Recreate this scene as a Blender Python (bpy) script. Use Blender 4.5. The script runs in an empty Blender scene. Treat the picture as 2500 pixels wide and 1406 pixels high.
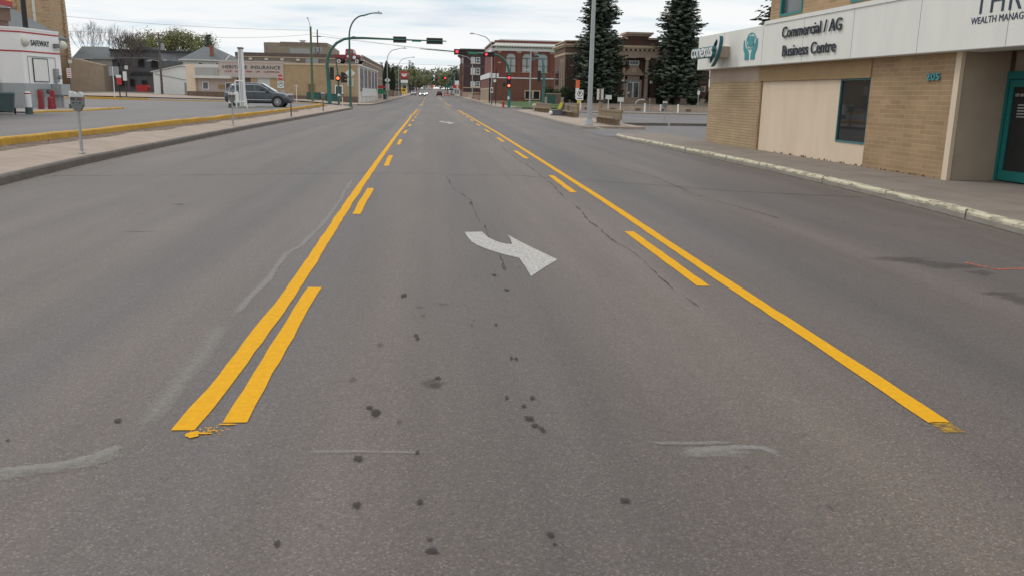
import bpy, bmesh, math, random
from math import sin, cos, pi, radians, sqrt
from mathutils import Vector, Matrix, noise
random.seed(7)
S = bpy.context.scene
COL = S.collection

# ---------------------------------------------------------------- camera
CAM_H = 1.6
PITCH, YAW, ROLL = radians(12.6695), radians(5.4369), radians(-1.2)
fw = Vector((sin(YAW)*cos(PITCH), cos(YAW)*cos(PITCH), -sin(PITCH)))
rt = Vector((cos(YAW), -sin(YAW), 0))
dn = fw.cross(rt)
r2 = rt*cos(ROLL) + dn*sin(ROLL)
d2 = dn*cos(ROLL) - rt*sin(ROLL)
cam = bpy.data.cameras.new('camera')
cam.sensor_width = 36.0
cam.lens = 2090*36/2500
cam.clip_start = 0.05
cam.clip_end = 6000
camo = bpy.data.objects.new('camera', cam)
COL.objects.link(camo)
m = Matrix.Identity(4)
for i, v in enumerate((r2, -d2, -fw)):
    for j in range(3):
        m[j][i] = v[j]
m.translation = (0, 0, CAM_H)
camo.matrix_world = m
S.camera = camo

# ---------------------------------------------------------------- sky and sun
SUN_FROM = Vector((-0.50, 0.42, 0.80)).normalized()
w = bpy.data.worlds.new('World'); S.world = w; w.use_nodes = True
nt = w.node_tree; N = nt.nodes; L = nt.links
N.clear()
def nd(tree, typ, **kw):
    n = tree.nodes.new(typ)
    for k, v in kw.items():
        setattr(n, k, v)
    return n
out = nd(nt, 'ShaderNodeOutputWorld'); bg = nd(nt, 'ShaderNodeBackground')
bg.inputs['Strength'].default_value = 0.1
sky = nd(nt, 'ShaderNodeTexSky', sky_type='NISHITA', sun_disc=False)
sky.sun_elevation = math.asin(SUN_FROM.z)
sky.sun_rotation = math.atan2(SUN_FROM.x, SUN_FROM.y)
tc = nd(nt, 'ShaderNodeTexCoord')
sep = nd(nt, 'ShaderNodeSeparateXYZ'); L.new(tc.outputs['Generated'], sep.inputs[0])
zc = nd(nt, 'ShaderNodeMath', operation='MAXIMUM'); L.new(sep.outputs['Z'], zc.inputs[0]); zc.inputs[1].default_value = 0.0
za = nd(nt, 'ShaderNodeMath', operation='ADD'); L.new(zc.outputs[0], za.inputs[0]); za.inputs[1].default_value = 0.055
dx = nd(nt, 'ShaderNodeMath', operation='DIVIDE'); L.new(sep.outputs['X'], dx.inputs[0]); L.new(za.outputs[0], dx.inputs[1])
dy = nd(nt, 'ShaderNodeMath', operation='DIVIDE'); L.new(sep.outputs['Y'], dy.inputs[0]); L.new(za.outputs[0], dy.inputs[1])
cv = nd(nt, 'ShaderNodeCombineXYZ'); L.new(dx.outputs[0], cv.inputs[0]); L.new(dy.outputs[0], cv.inputs[1])
def wnoise(scale, detail, sx, sy, loc, rot=0.0):
    mp = nd(nt, 'ShaderNodeMapping'); L.new(cv.outputs[0], mp.inputs[0])
    mp.inputs['Scale'].default_value = (sx, sy, 1); mp.inputs['Location'].default_value = loc
    mp.inputs['Rotation'].default_value = (0, 0, rot)
    n = nd(nt, 'ShaderNodeTexNoise'); L.new(mp.outputs[0], n.inputs['Vector'])
    n.inputs['Scale'].default_value = scale; n.inputs['Detail'].default_value = detail
    n.inputs['Roughness'].default_value = 0.55
    return n
def ramp(tree, src, stops):
    r = nd(tree, 'ShaderNodeValToRGB'); tree.links.new(src, r.inputs[0])
    while len(r.color_ramp.elements) < len(stops):
        r.color_ramp.elements.new(0.5)
    for e, (p, c) in zip(r.color_ramp.elements, stops):
        e.position = p; e.color = (c[0], c[1], c[2], 1) if not isinstance(c, (int, float)) else (c, c, c, 1)
    return r
def mixc(tree, fac, a, b, blend='MIX'):
    mx = nd(tree, 'ShaderNodeMix', data_type='RGBA', blend_type=blend)
    for s, v in ((0, fac), (6, a), (7, b)):
        if hasattr(v, 'is_linked') or hasattr(v, 'links'):
            tree.links.new(v, mx.inputs[s])
        else:
            mx.inputs[s].default_value = v if s == 0 else (v[0], v[1], v[2], 1)
    return mx.outputs[2]
n1 = wnoise(0.28, 7, 1.0, 1.5, (13.1, 5.7, 0), 0.15)
n2 = wnoise(0.55, 6, 1.0, 1.4, (2.3, 8.2, 0), -0.15)
c1 = ramp(nt, n1.outputs['Fac'], [(0.52, (9.15, 9.2, 9.25)), (0.59, (8.5, 8.8, 9.0)), (0.68, (5.6, 6.5, 7.7))])
c2 = ramp(nt, n2.outputs['Fac'], [(0.38, (5.9, 7.5, 8.3)), (0.49, (8.8, 9.0, 9.1)), (0.62, (9.0, 9.05, 9.05))])
clouds = mixc(nt, 0.45, c1.outputs[0], c2.outputs[0], 'MIX')
cov = ramp(nt, n2.outputs['Fac'], [(0.25, 0.75), (0.42, 1.0)])
skyc = mixc(nt, cov.outputs[0], sky.outputs[0], clouds)
L.new(skyc, bg.inputs['Color']); L.new(bg.outputs[0], out.inputs[0])

sun = bpy.data.lights.new('sun', 'SUN'); sun.energy = 0.9; sun.angle = radians(14); sun.color = (1.0, 0.955, 0.89)
suno = bpy.data.objects.new('sun', sun); COL.objects.link(suno)
suno.rotation_euler = (-SUN_FROM).to_track_quat('-Z', 'Y').to_euler()
S.view_settings.view_transform = 'Standard'; S.view_settings.look = 'None'
S.view_settings.exposure = 0.08; S.view_settings.gamma = 1.0

# ---------------------------------------------------------------- materials
def M(name, col, rough=0.8, var=0.12, scale=3.0, bump=0.0, bscale=40.0, metal=0.0, col2=None, spec=0.5, stretch=None, fine=None):
    m = bpy.data.materials.new(name); m.use_nodes = True
    t = m.node_tree; b = t.nodes['Principled BSDF']
    b.inputs['Roughness'].default_value = rough; b.inputs['Metallic'].default_value = metal
    b.inputs['Specular IOR Level'].default_value = spec
    tcn = nd(t, 'ShaderNodeTexCoord'); src = tcn.outputs['Object']
    if stretch:
        mp = nd(t, 'ShaderNodeMapping'); t.links.new(src, mp.inputs[0]); mp.inputs['Scale'].default_value = stretch; src = mp.outputs[0]
    n = nd(t, 'ShaderNodeTexNoise'); t.links.new(src, n.inputs['Vector'])
    n.inputs['Scale'].default_value = scale; n.inputs['Detail'].default_value = 6; n.inputs['Roughness'].default_value = 0.65
    a = [max(0, c*(1-var)) for c in col]; c2 = col2 or [min(1, c*(1+var)) for c in col]
    rp = ramp(t, n.outputs['Fac'], [(0.3, a), (0.7, c2)])
    colout = rp.outputs[0]
    if fine:
        fs, fa = fine
        nf = nd(t, 'ShaderNodeTexNoise'); t.links.new(tcn.outputs['Object'], nf.inputs['Vector'])
        nf.inputs['Scale'].default_value = fs; nf.inputs['Detail'].default_value = 3
        rf = ramp(t, nf.outputs['Fac'], [(0.3, 1-fa), (0.7, 1+fa*0.0+0.0 if fa > 1 else 1.0)])
        colout = mixc(t, 1.0, colout, rf.outputs[0], 'MULTIPLY')
    t.links.new(colout, b.inputs['Base Color'])
    if bump:
        nb = nd(t, 'ShaderNodeTexNoise'); t.links.new(tcn.outputs['Object'], nb.inputs['Vector'])
        nb.inputs['Scale'].default_value = bscale; nb.inputs['Detail'].default_value = 4
        bp = nd(t, 'ShaderNodeBump'); bp.inputs['Strength'].default_value = bump; bp.inputs['Distance'].default_value = 0.02
        t.links.new(nb.outputs['Fac'], bp.inputs['Height']); t.links.new(bp.outputs[0], b.inputs['Normal'])
    return m
def emit(name, col, strength):
    m = bpy.data.materials.new(name); m.use_nodes = True
    b = m.node_tree.nodes['Principled BSDF']
    b.inputs['Base Color'].default_value = (*[c*0.5 for c in col], 1)
    b.inputs['Emission Color'].default_value = (*col, 1); b.inputs['Emission Strength'].default_value = strength
    return m
def brick(name, c1, c2, mortar, bw=0.22, bh=0.075, ms=0.012, var=0.18):
    m = bpy.data.materials.new(name); m.use_nodes = True
    t = m.node_tree; b = t.nodes['Principled BSDF']; b.inputs['Roughness'].default_value = 0.9
    tcn = nd(t, 'ShaderNodeTexCoord'); sp = nd(t, 'ShaderNodeSeparateXYZ'); t.links.new(tcn.outputs['Object'], sp.inputs[0])
    ad = nd(t, 'ShaderNodeMath', operation='ADD'); t.links.new(sp.outputs[0], ad.inputs[0]); t.links.new(sp.outputs[1], ad.inputs[1])
    cb = nd(t, 'ShaderNodeCombineXYZ'); t.links.new(ad.outputs[0], cb.inputs[0]); t.links.new(sp.outputs[2], cb.inputs[1])
    br = nd(t, 'ShaderNodeTexBrick'); t.links.new(cb.outputs[0], br.inputs['Vector'])
    br.inputs['Scale'].default_value = 1.0; br.inputs['Brick Width'].default_value = bw; br.inputs['Row Height'].default_value = bh
    br.inputs['Mortar Size'].default_value = ms; br.inputs['Mortar Smooth'].default_value = 0.2; br.inputs['Bias'].default_value = -0.1
    br.inputs['Color1'].default_value = (*c1, 1); br.inputs['Color2'].default_value = (*c2, 1); br.inputs['Mortar'].default_value = (*mortar, 1)
    n = nd(t, 'ShaderNodeTexNoise'); t.links.new(tcn.outputs['Object'], n.inputs['Vector']); n.inputs['Scale'].default_value = 1.3; n.inputs['Detail'].default_value = 6
    rp = ramp(t, n.outputs['Fac'], [(0.3, 1-var), (0.7, 1.0)])
    t.links.new(mixc(t, 1.0, br.outputs['Color'], rp.outputs[0], 'MULTIPLY'), b.inputs['Base Color'])
    bp = nd(t, 'ShaderNodeBump'); bp.inputs['Strength'].default_value = 0.5; bp.inputs['Distance'].default_value = 0.008; bp.invert = True
    t.links.new(br.outputs['Fac'], bp.inputs['Height']); t.links.new(bp.outputs[0], b.inputs['Normal'])
    return m
def patchy(name, col, under_alpha=0.0, thr=(0.42, 0.55), scale=9.0, rough=0.8, stretch=(1, 1, 1), spec=0.3):
    """worn paint or stain: the colour shows only where a noise mask lets it"""
    m = M(name, col, rough, 0.1, 20, spec=spec)
    t = m.node_tree; b = t.nodes['Principled BSDF']; o = t.nodes['Material Output']
    tcn = nd(t, 'ShaderNodeTexCoord'); mp = nd(t, 'ShaderNodeMapping'); t.links.new(tcn.outputs['Object'], mp.inputs[0]); mp.inputs['Scale'].default_value = stretch
    n = nd(t, 'ShaderNodeTexNoise'); t.links.new(mp.outputs[0], n.inputs['Vector']); n.inputs['Scale'].default_value = scale; n.inputs['Detail'].default_value = 8; n.inputs['Roughness'].default_value = 0.7
    rp = ramp(t, n.outputs['Fac'], [(thr[0], under_alpha), (thr[1], 1.0)])
    tr = nd(t, 'ShaderNodeBsdfTransparent'); mx = nd(t, 'ShaderNodeMixShader')
    t.links.new(rp.outputs[0], mx.inputs[0]); t.links.new(tr.outputs[0], mx.inputs[1]); t.links.new(b.outputs[0], mx.inputs[2]); t.links.new(mx.outputs[0], o.inputs[0])
    return m
def softpaint(name, col, strength=0.8, scale=22, nz=1.1, lo=0.2, hi=0.85, stretch=(1, 1, 1)):
    """worn marks and stains: vertex weight w is 1 along the middle and 0 at the rim, noise breaks it up"""
    m = M(name, col, 0.8, 0.1, 20, spec=0.25)
    t = m.node_tree; b = t.nodes['Principled BSDF']; o = t.nodes['Material Output']
    tcn = nd(t, 'ShaderNodeTexCoord'); mp = nd(t, 'ShaderNodeMapping'); t.links.new(tcn.outputs['Object'], mp.inputs[0]); mp.inputs['Scale'].default_value = stretch
    n = nd(t, 'ShaderNodeTexNoise'); t.links.new(mp.outputs[0], n.inputs['Vector']); n.inputs['Scale'].default_value = scale; n.inputs['Detail'].default_value = 8; n.inputs['Roughness'].default_value = 0.75
    at = nd(t, 'ShaderNodeAttribute'); at.attribute_name = 'w'
    s1 = nd(t, 'ShaderNodeMath', operation='SUBTRACT'); t.links.new(n.outputs['Fac'], s1.inputs[0]); s1.inputs[1].default_value = 0.5
    s2 = nd(t, 'ShaderNodeMath', operation='MULTIPLY_ADD'); t.links.new(s1.outputs[0], s2.inputs[0]); s2.inputs[1].default_value = nz; t.links.new(at.outputs['Fac'], s2.inputs[2])
    mr = nd(t, 'ShaderNodeMapRange', interpolation_type='SMOOTHSTEP'); t.links.new(s2.outputs[0], mr.inputs[0])
    for k, v in ((1, lo), (2, hi), (3, 0.0), (4, strength)): mr.inputs[k].default_value = v
    ed = nd(t, 'ShaderNodeMath', operation='MULTIPLY'); ed.use_clamp = True
    e2 = nd(t, 'ShaderNodeMath', operation='MULTIPLY'); t.links.new(at.outputs['Fac'], e2.inputs[0]); e2.inputs[1].default_value = 5.0; e2.use_clamp = True
    t.links.new(mr.outputs[0], ed.inputs[0]); t.links.new(e2.outputs[0], ed.inputs[1])
    tr = nd(t, 'ShaderNodeBsdfTransparent'); mx = nd(t, 'ShaderNodeMixShader')
    t.links.new(ed.outputs[0], mx.inputs[0]); t.links.new(tr.outputs[0], mx.inputs[1]); t.links.new(b.outputs[0], mx.inputs[2]); t.links.new(mx.outputs[0], o.inputs[0])
    return m
def asphalt(name, base, tint2, agg=0.5, lanes=False):
    m = bpy.data.materials.new(name); m.use_nodes = True
    t = m.node_tree; b = t.nodes['Principled BSDF']; b.inputs['Roughness'].default_value = 0.62; b.inputs['Specular IOR Level'].default_value = 0.45
    tcn = nd(t, 'ShaderNodeTexCoord')
    def noi(sc, det=5, st=(1, 1, 1), rough=0.6):
        mp = nd(t, 'ShaderNodeMapping'); t.links.new(tcn.outputs['Object'], mp.inputs[0]); mp.inputs['Scale'].default_value = st
        n = nd(t, 'ShaderNodeTexNoise'); t.links.new(mp.outputs[0], n.inputs['Vector']); n.inputs['Scale'].default_value = sc; n.inputs['Detail'].default_value = det; n.inputs['Roughness'].default_value = rough
        return n.outputs['Fac']
    big = ramp(t, noi(0.35, 4, (1, 0.22, 1)), [(0.3, base), (0.7, tint2)]).outputs[0]
    med = ramp(t, noi(1.7, 7, (1, 0.10, 1)), [(0.28, 0.88), (0.72, 1.11)]).outputs[0]
    c = mixc(t, 1.0, big, med, 'MULTIPLY')
    if lanes:   # tyre-polished and dusty bands that run along the street
        strk = ramp(t, noi(0.62, 3, (1, 0.012, 1)), [(0.27, (0.74, 0.76, 0.80)), (0.5, (1.0, 0.985, 0.98)), (0.73, (1.20, 1.13, 1.07))]).outputs[0]
        c = mixc(t, 1.0, c, strk, 'MULTIPLY')
        # wear bands: position across the street, wandering a little
        sx = nd(t, 'ShaderNodeSeparateXYZ'); t.links.new(tcn.outputs['Object'], sx.inputs[0])
        wn = noi(0.22, 4, (1, 0.25, 1)); wm = nd(t, 'ShaderNodeMath', operation='MULTIPLY_ADD'); t.links.new(wn, wm.inputs[0]); wm.inputs[1].default_value = 0.9; t.links.new(sx.outputs[0], wm.inputs[2])
        mr = nd(t, 'ShaderNodeMapRange'); t.links.new(wm.outputs[0], mr.inputs[0]); mr.inputs[1].default_value = -7.55; mr.inputs[2].default_value = 8.45
        cool, warm = (0.86, 0.88, 0.91), (1.10, 1.06, 1.0)
        X = lambda v: (v+8)/16
        bands = ramp(t, mr.outputs[0], [(X(-7.6), (1.0, .96, .92)), (X(-6.0), (.86, .875, .89)), (X(-4.9), (.96, .955, .945)), (X(-3.9), (.82, .84, .87)), (X(-3.0), (.94, .935, .925)), (X(-2.2), (.78, .81, .86)), (X(-1.5), (1.02, 1.0, .98)), (X(-1.0), (.84, .86, .91)), (X(-.4), (1.05, 1.0, .95)), (X(.55), (.90, .88, .88)), (X(1.3), (1.02, .98, .93)), (X(1.8), (1.20, 1.13, 1.03)), (X(2.3), (.98, .96, .95)), (X(3.4), (.78, .81, .86)), (X(4.5), (1.04, 1.01, .98)), (X(5.6), (.86, .88, .92)), (X(7.4), (.98, .95, .92))]).outputs[0]
        c = mixc(t, 1.0, c, mixc(t, 1.0, c, bands, 'MULTIPLY'))
        strk2 = ramp(t, noi(2.6, 5, (1, 0.03, 1)), [(0.3, 0.92), (0.7, 1.06)]).outputs[0]
        c = mixc(t, 1.0, c, strk2, 'MULTIPLY')
    # chips of stone: pale and dark grains
    vo = nd(t, 'ShaderNodeTexVoronoi'); t.links.new(tcn.outputs['Object'], vo.inputs['Vector']); vo.inputs['Scale'].default_value = 125
    vs = nd(t, 'ShaderNodeSeparateColor'); t.links.new(vo.outputs['Color'], vs.inputs[0])
    pal = ramp(t, vs.outputs[0], [(0.0, 0.62), (0.25, 0.86), (0.72, 1.0), (0.90, 1.22), (0.985, 1.7)]).outputs[0]
    tintg = ramp(t, vs.outputs[1], [(0.0, (0.93, 0.97, 1.05)), (1.0, (1.08, 1.0, 0.9))]).outputs[0]
    grain = mixc(t, 1.0, pal, tintg, 'MULTIPLY')
    c = mixc(t, agg, c, mixc(t, 1.0, c, grain, 'MULTIPLY'))
    fin = ramp(t, noi(320, 2), [(0.3, 0.82), (0.7, 1.14)]).outputs[0]
    c = mixc(t, 1.0, c, fin, 'MULTIPLY')
    t.links.new(c, b.inputs['Base Color'])
    bp = nd(t, 'ShaderNodeBump'); bp.inputs['Strength'].default_value = 0.55; bp.inputs['Distance'].default_value = 0.006
    t.links.new(noi(130, 4), bp.inputs['Height']); t.links.new(bp.outputs[0], b.inputs['Normal'])
    return m

MAT = {}
def mm(k, *a, **kw):
    MAT[k] = M(k, *a, **kw); return MAT[k]
MAT['road'] = asphalt('road_asphalt', (0.120, 0.107, 0.101), (0.151, 0.133, 0.124), 0.9, lanes=True)
MAT['lot'] = asphalt('lot_asphalt', (0.125, 0.116, 0.116), (0.158, 0.146, 0.143), 0.4)
mm('ground', (0.17, 0.15, 0.125), 0.95, 0.25, 0.4)
mm('walk_left', (0.385, 0.305, 0.25), 0.9, 0.16, 1.2, bump=0.25, bscale=60, fine=(90, 0.2))
mm('walk_right', (0.255, 0.215, 0.182), 0.9, 0.14, 1.1, bump=0.25, bscale=60, fine=(90, 0.2))
mm('kerb', (0.14, 0.122, 0.108), 0.9, 0.2, 3, bump=0.3)
mm('kerb_right', (0.26, 0.235, 0.20), 0.9, 0.2, 3, bump=0.3)
mm('concrete', (0.32, 0.29, 0.26), 0.9, 0.15, 2)
MAT['yellow_paint'] = patchy('yellow_paint', (0.71, 0.362, 0.014), 0.2, (0.26, 0.35), 60, 0.85, spec=0.15)
mm('yellow_paint_far', (0.50, 0.30, 0.07), 0.65, 0.12, 2.0)
MAT['yellow_worn'] = patchy('yellow_paint_worn', (0.42, 0.25, 0.03), 0.0, (0.35, 0.6), 22)
mm('yellow_kerb', (0.58, 0.335, 0.035), 0.75, 0.16, 2.2, bump=0.2, fine=(14, 0.25))
MAT['white_road'] = patchy('white_road_paint', (0.47, 0.455, 0.435), 0.35, (0.34, 0.50), 34, 0.8)
MAT['white_faded'] = patchy('white_paint_faded', (0.335, 0.32, 0.30), 0.15, (0.28, 0.56), 22)
MAT['white_faint'] = patchy('white_paint_faint', (0.29, 0.275, 0.255), 0.0, (0.38, 0.72), 24)
MAT['kerb_paint'] = patchy('chipped_kerb_paint', (0.58, 0.535, 0.40), 0.0, (0.36, 0.52), 9, stretch=(1, 0.3, 1))
MAT['orange_mark'] = patchy('orange_spray', (0.75, 0.16, 0.06), 0.0, (0.38, 0.56), 30)
MAT['crack'] = patchy('tar_crack', (0.080, 0.073, 0.070), 0.14, (0.33, 0.72), 10)
MAT['seam'] = patchy('old_seam', (0.070, 0.064, 0.061), 0.25, (0.25, 0.8), 6)
MAT['stain'] = patchy('oil_stain', (0.055, 0.047, 0.042), 0.12, (0.30, 0.80), 26)
MAT['soft_faded'] = softpaint('soft_worn_paint', (0.32, 0.305, 0.288), .6, 26, 1.2, .15, .95)
MAT['soft_faint'] = softpaint('soft_faint_paint', (0.33, 0.315, 0.295), .55, 30, 1.6, .35, 1.2)
MAT['soft_stain'] = softpaint('soft_oil_stain', (0.045, 0.040, 0.037), .78, 30, 1.0, .15, .8)
MAT['soft_smear'] = softpaint('soft_smear', (0.06, 0.054, 0.050), .30, 9, 1.3, .25, 1.1)
MAT['grime_shade'] = patchy('soft_stain', (0.075, 0.066, 0.060), 0.03, (0.36, 1.2), 16)  # kerb-foot ribbon colour: gutter grit with contact shadow painted in
MAT['dust'] = patchy('gutter_dust', (0.27, 0.225, 0.185), 0.0, (0.40, 0.80), 7, stretch=(1, .35, 1))
MAT['dirt'] = patchy('dirt', (0.17, 0.125, 0.095), 0.1, (0.38, 0.6), 5)
mm('white', (0.76, 0.77, 0.76), 0.6, 0.04, 3)
mm('fascia', (0.755, 0.755, 0.705), 0.55, 0.045, 2.2, stretch=(1, 1, .2))
mm('offwhite', (0.60, 0.60, 0.56), 0.7, 0.06, 2)
mm('cream', (0.70, 0.57, 0.43), 0.8, 0.06, 1.6, bump=0.1, stretch=(1, 1, .3))
mm('tan_stucco', (0.40, 0.32, 0.245), 0.9, 0.12, 1.0)
mm('pink_stucco', (0.42, 0.33, 0.27), 0.9, 0.08, 1.5)
mm('beam_brown', (0.33, 0.225, 0.115), 0.85, 0.1, 2)
mm('recess_wall', (0.43, 0.345, 0.265), 0.85, 0.08, 2)
mm('teal_frame', (0.05, 0.17, 0.18), 0.5, 0.1, 6)
mm('teal', (0.010, 0.165, 0.155), 0.45, 0.06, 3)
mm('teal_light', (0.05, 0.30, 0.33), 0.5, 0.06, 3)
mm('rust', (0.13, 0.06, 0.035), 0.95, 0.3, 20)
mm('teal_dark', (0.03, 0.15, 0.17), 0.5, 0.1, 5)
mm('dark_letter', (0.018, 0.026, 0.04), 0.5, 0.1, 5)
mm('navy', (0.02, 0.035, 0.075), 0.5, 0.1, 5)
mm('black', (0.014, 0.014, 0.015), 0.5, 0.1, 5)
mm('dark_metal', (0.05, 0.05, 0.052), 0.5, 0.1, 5)
mm('grey_metal', (0.30, 0.32, 0.33), 0.45, 0.08, 4, metal=0.3)
mm('meter_grey', (0.19, 0.21, 0.21), 0.5, 0.1, 6, metal=0.3)
mm('pole_grey', (0.40, 0.42, 0.43), 0.5, 0.08, 4, metal=0.3)
mm('pole_green', (0.035, 0.125, 0.095), 0.5, 0.1, 4)
mm('pole_teal', (0.03, 0.15, 0.15), 0.5, 0.1, 4)
mm('wood_green', (0.10, 0.15, 0.075), 0.85, 0.2, 6)
mm('wood_pole', (0.13, 0.105, 0.09), 0.9, 0.2, 5, stretch=(4, 4, 0.5))
mm('timber', (0.235, 0.18, 0.115), 0.9, 0.2, 4, bump=0.2)
mm('red', (0.42, 0.025, 0.03), 0.5, 0.08, 4)
mm('red_dark', (0.26, 0.018, 0.028), 0.4, 0.12, 4)
mm('sign_red', (0.50, 0.03, 0.04), 0.5, 0.06, 4)
mm('shell_yellow', (0.80, 0.46, 0.02), 0.5, 0.05, 3)
mm('green_sign', (0.02, 0.22, 0.12), 0.5, 0.06, 4)
mm('green_box', (0.02, 0.085, 0.075), 0.6, 0.1, 4)
mm('bin_green', (0.055, 0.09, 0.095), 0.6, 0.12, 4)
mm('kiosk_grey', (0.36, 0.385, 0.40), 0.75, 0.06, 2)
mm('kiosk_white', (0.84, 0.85, 0.85), 0.7, 0.04, 2, stretch=(1, 1, .3))
mm('lamp_dome', (0.62, 0.62, 0.55), 0.4, 0.06, 4)
mm('orange', (0.72, 0.15, 0.05), 0.6, 0.08, 4)
mm('yellow_tag', (0.68, 0.55, 0.05), 0.6, 0.08, 4)
mm('sign_panel', (0.46, 0.395, 0.36), 0.8, 0.06, 2)
mm('grey_panel', (0.36, 0.36, 0.345), 0.8, 0.08, 1.5)
mm('orange_brick', (0.44, 0.25, 0.12), 0.9, 0.12, 2)
mm('shingle', (0.165, 0.18, 0.19), 0.9, 0.22, 4, fine=(12, 0.25))
mm('roof_dark', (0.06, 0.06, 0.065), 0.9, 0.15, 3)
mm('dark_clad', (0.125, 0.128, 0.138), 0.85, 0.14, 1.5)
mm('window_dark', (0.022, 0.024, 0.027), 0.03, 0.3, 0.8)
mm('window_mid', (0.12, 0.135, 0.145), 0.15, 0.25, 0.8)
mm('window_pale', (0.33, 0.36, 0.36), 0.2, 0.2, 1.2)
mm('blind', (0.50, 0.52, 0.50), 0.6, 0.06, 2)
mm('brown_clad', (0.225, 0.185, 0.145), 0.9, 0.1, 1.5)
mm('brown_roof', (0.14, 0.105, 0.09), 0.9, 0.12, 2)
mm('block_tan', (0.30, 0.25, 0.19), 0.9, 0.1, 1.5)
mm('stone', (0.40, 0.30, 0.235), 0.9, 0.12, 2)
mm('stone_pale', (0.52, 0.42, 0.30), 0.9, 0.1, 2)
mm('weeds', (0.16, 0.13, 0.075), 0.95, 0.3, 6)
mm('grass', (0.055, 0.105, 0.028), 0.95, 0.3, 3)
mm('spruce', (0.065, 0.088, 0.062), 0.9, 0.3, 0.7, col2=(0.13, 0.16, 0.11))
mm('spruce_far', (0.085, 0.105, 0.085), 0.9, 0.35, 0.4)
mm('cedar', (0.028, 0.045, 0.026), 0.95, 0.35, 1.2)
mm('shrub', (0.028, 0.052, 0.022), 0.95, 0.4, 2)
mm('leaf_olive', (0.19, 0.20, 0.075), 0.9, 0.35, 0.7)
mm('leaf_grey', (0.20, 0.19, 0.13), 0.9, 0.3, 0.5)
mm('leaf_far', (0.20, 0.205, 0.095), 0.9, 0.3, 0.15)
mm('leaf_far2', (0.165, 0.175, 0.11), 0.9, 0.3, 0.15)
mm('bark', (0.085, 0.068, 0.06), 0.95, 0.25, 6)
mm('bark_grey', (0.12, 0.10, 0.095), 0.95, 0.25, 6)
mm('tyre', (0.018, 0.018, 0.018), 0.85, 0.1, 8)
mm('rim', (0.55, 0.56, 0.57), 0.35, 0.1, 8, metal=0.6)
mm('car_grey', (0.10, 0.113, 0.132), 0.25, 0.05, 3, metal=0.5)
mm('car_white', (0.62, 0.63, 0.65), 0.3, 0.04, 3)
mm('car_maroon', (0.10, 0.02, 0.02), 0.3, 0.06, 3)
mm('car_silver', (0.42, 0.44, 0.46), 0.3, 0.05, 3, metal=0.4)
mm('chrome', (0.65, 0.66, 0.68), 0.18, 0.05, 3, metal=0.9)
mm('glass_car', (0.045, 0.055, 0.06), 0.06, 0.1, 1)
mm('glass_screen', (0.40, 0.43, 0.44), 0.08, 0.1, 1)
mm('fender_black', (0.02, 0.025, 0.04), 0.25, 0.1, 3)
mm('lens_clear', (0.55, 0.57, 0.58), 0.1, 0.08, 5)
mm('lens_red', (0.30, 0.02, 0.02), 0.2, 0.08, 5)
mm('skin', (0.42, 0.26, 0.19), 0.6, 0.06, 5)
mm('hair', (0.03, 0.02, 0.018), 0.7, 0.1, 20)
mm('shirt', (0.45, 0.42, 0.42), 0.9, 0.08, 8)
mm('trousers', (0.05, 0.06, 0.09), 0.9, 0.08, 8)
MAT['headlight'] = emit('headlight_glow', (1.0, 0.97, 0.9), 6.0)
MAT['sig_red'] = emit('signal_red', (1.0, 0.03, 0.05), 3.0)
MAT['sig_hand'] = emit('signal_hand', (1.0, 0.13, 0.05), 3.0)
MAT['bank_brick'] = brick('bank_brick', (0.42, 0.285, 0.165), (0.335, 0.222, 0.122), (0.50, 0.375, 0.23), 0.40, 0.098, 0.006, 0.22)
MAT['wing_brick'] = brick('wing_brick', (0.48, 0.36, 0.22), (0.43, 0.315, 0.185), (0.25, 0.18, 0.11), 0.9, 0.085, 0.008)
MAT['her_brick'] = brick('tan_brick', (0.44, 0.315, 0.18), (0.39, 0.275, 0.15), (0.44, 0.34, 0.22), 0.25, 0.08, 0.012)
MAT['base_brick'] = brick('brown_brick', (0.20, 0.125, 0.09), (0.17, 0.10, 0.075), (0.2, 0.15, 0.12))
MAT['red_brick'] = brick('red_brick', (0.225, 0.062, 0.042), (0.19, 0.05, 0.036), (0.2, 0.1, 0.08))
MAT['wing_red_brick'] = brick('brown_red_brick', (0.215, 0.085, 0.056), (0.185, 0.072, 0.048), (0.2, 0.11, 0.085))
MAT['lib_brick'] = brick('library_brick', (0.105, 0.045, 0.034), (0.085, 0.038, 0.03), (0.11, 0.07, 0.055))
MAT['lib_brick_side'] = brick('library_side_brick', (0.175, 0.105, 0.075), (0.15, 0.09, 0.065), (0.16, 0.11, 0.085))
MAT['apt_brick'] = brick('apartment_brick', (0.075, 0.042, 0.045), (0.062, 0.036, 0.04), (0.09, 0.06, 0.06))
MAT['tower_brick'] = brick('tower_brick', (0.55, 0.395, 0.245), (0.48, 0.335, 0.20), (0.40, 0.29, 0.19), 0.5, 0.2, 0.02)
MAT['chim_brick'] = brick('chimney_brick', (0.27, 0.07, 0.045), (0.22, 0.055, 0.04), (0.3, 0.2, 0.15))

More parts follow.
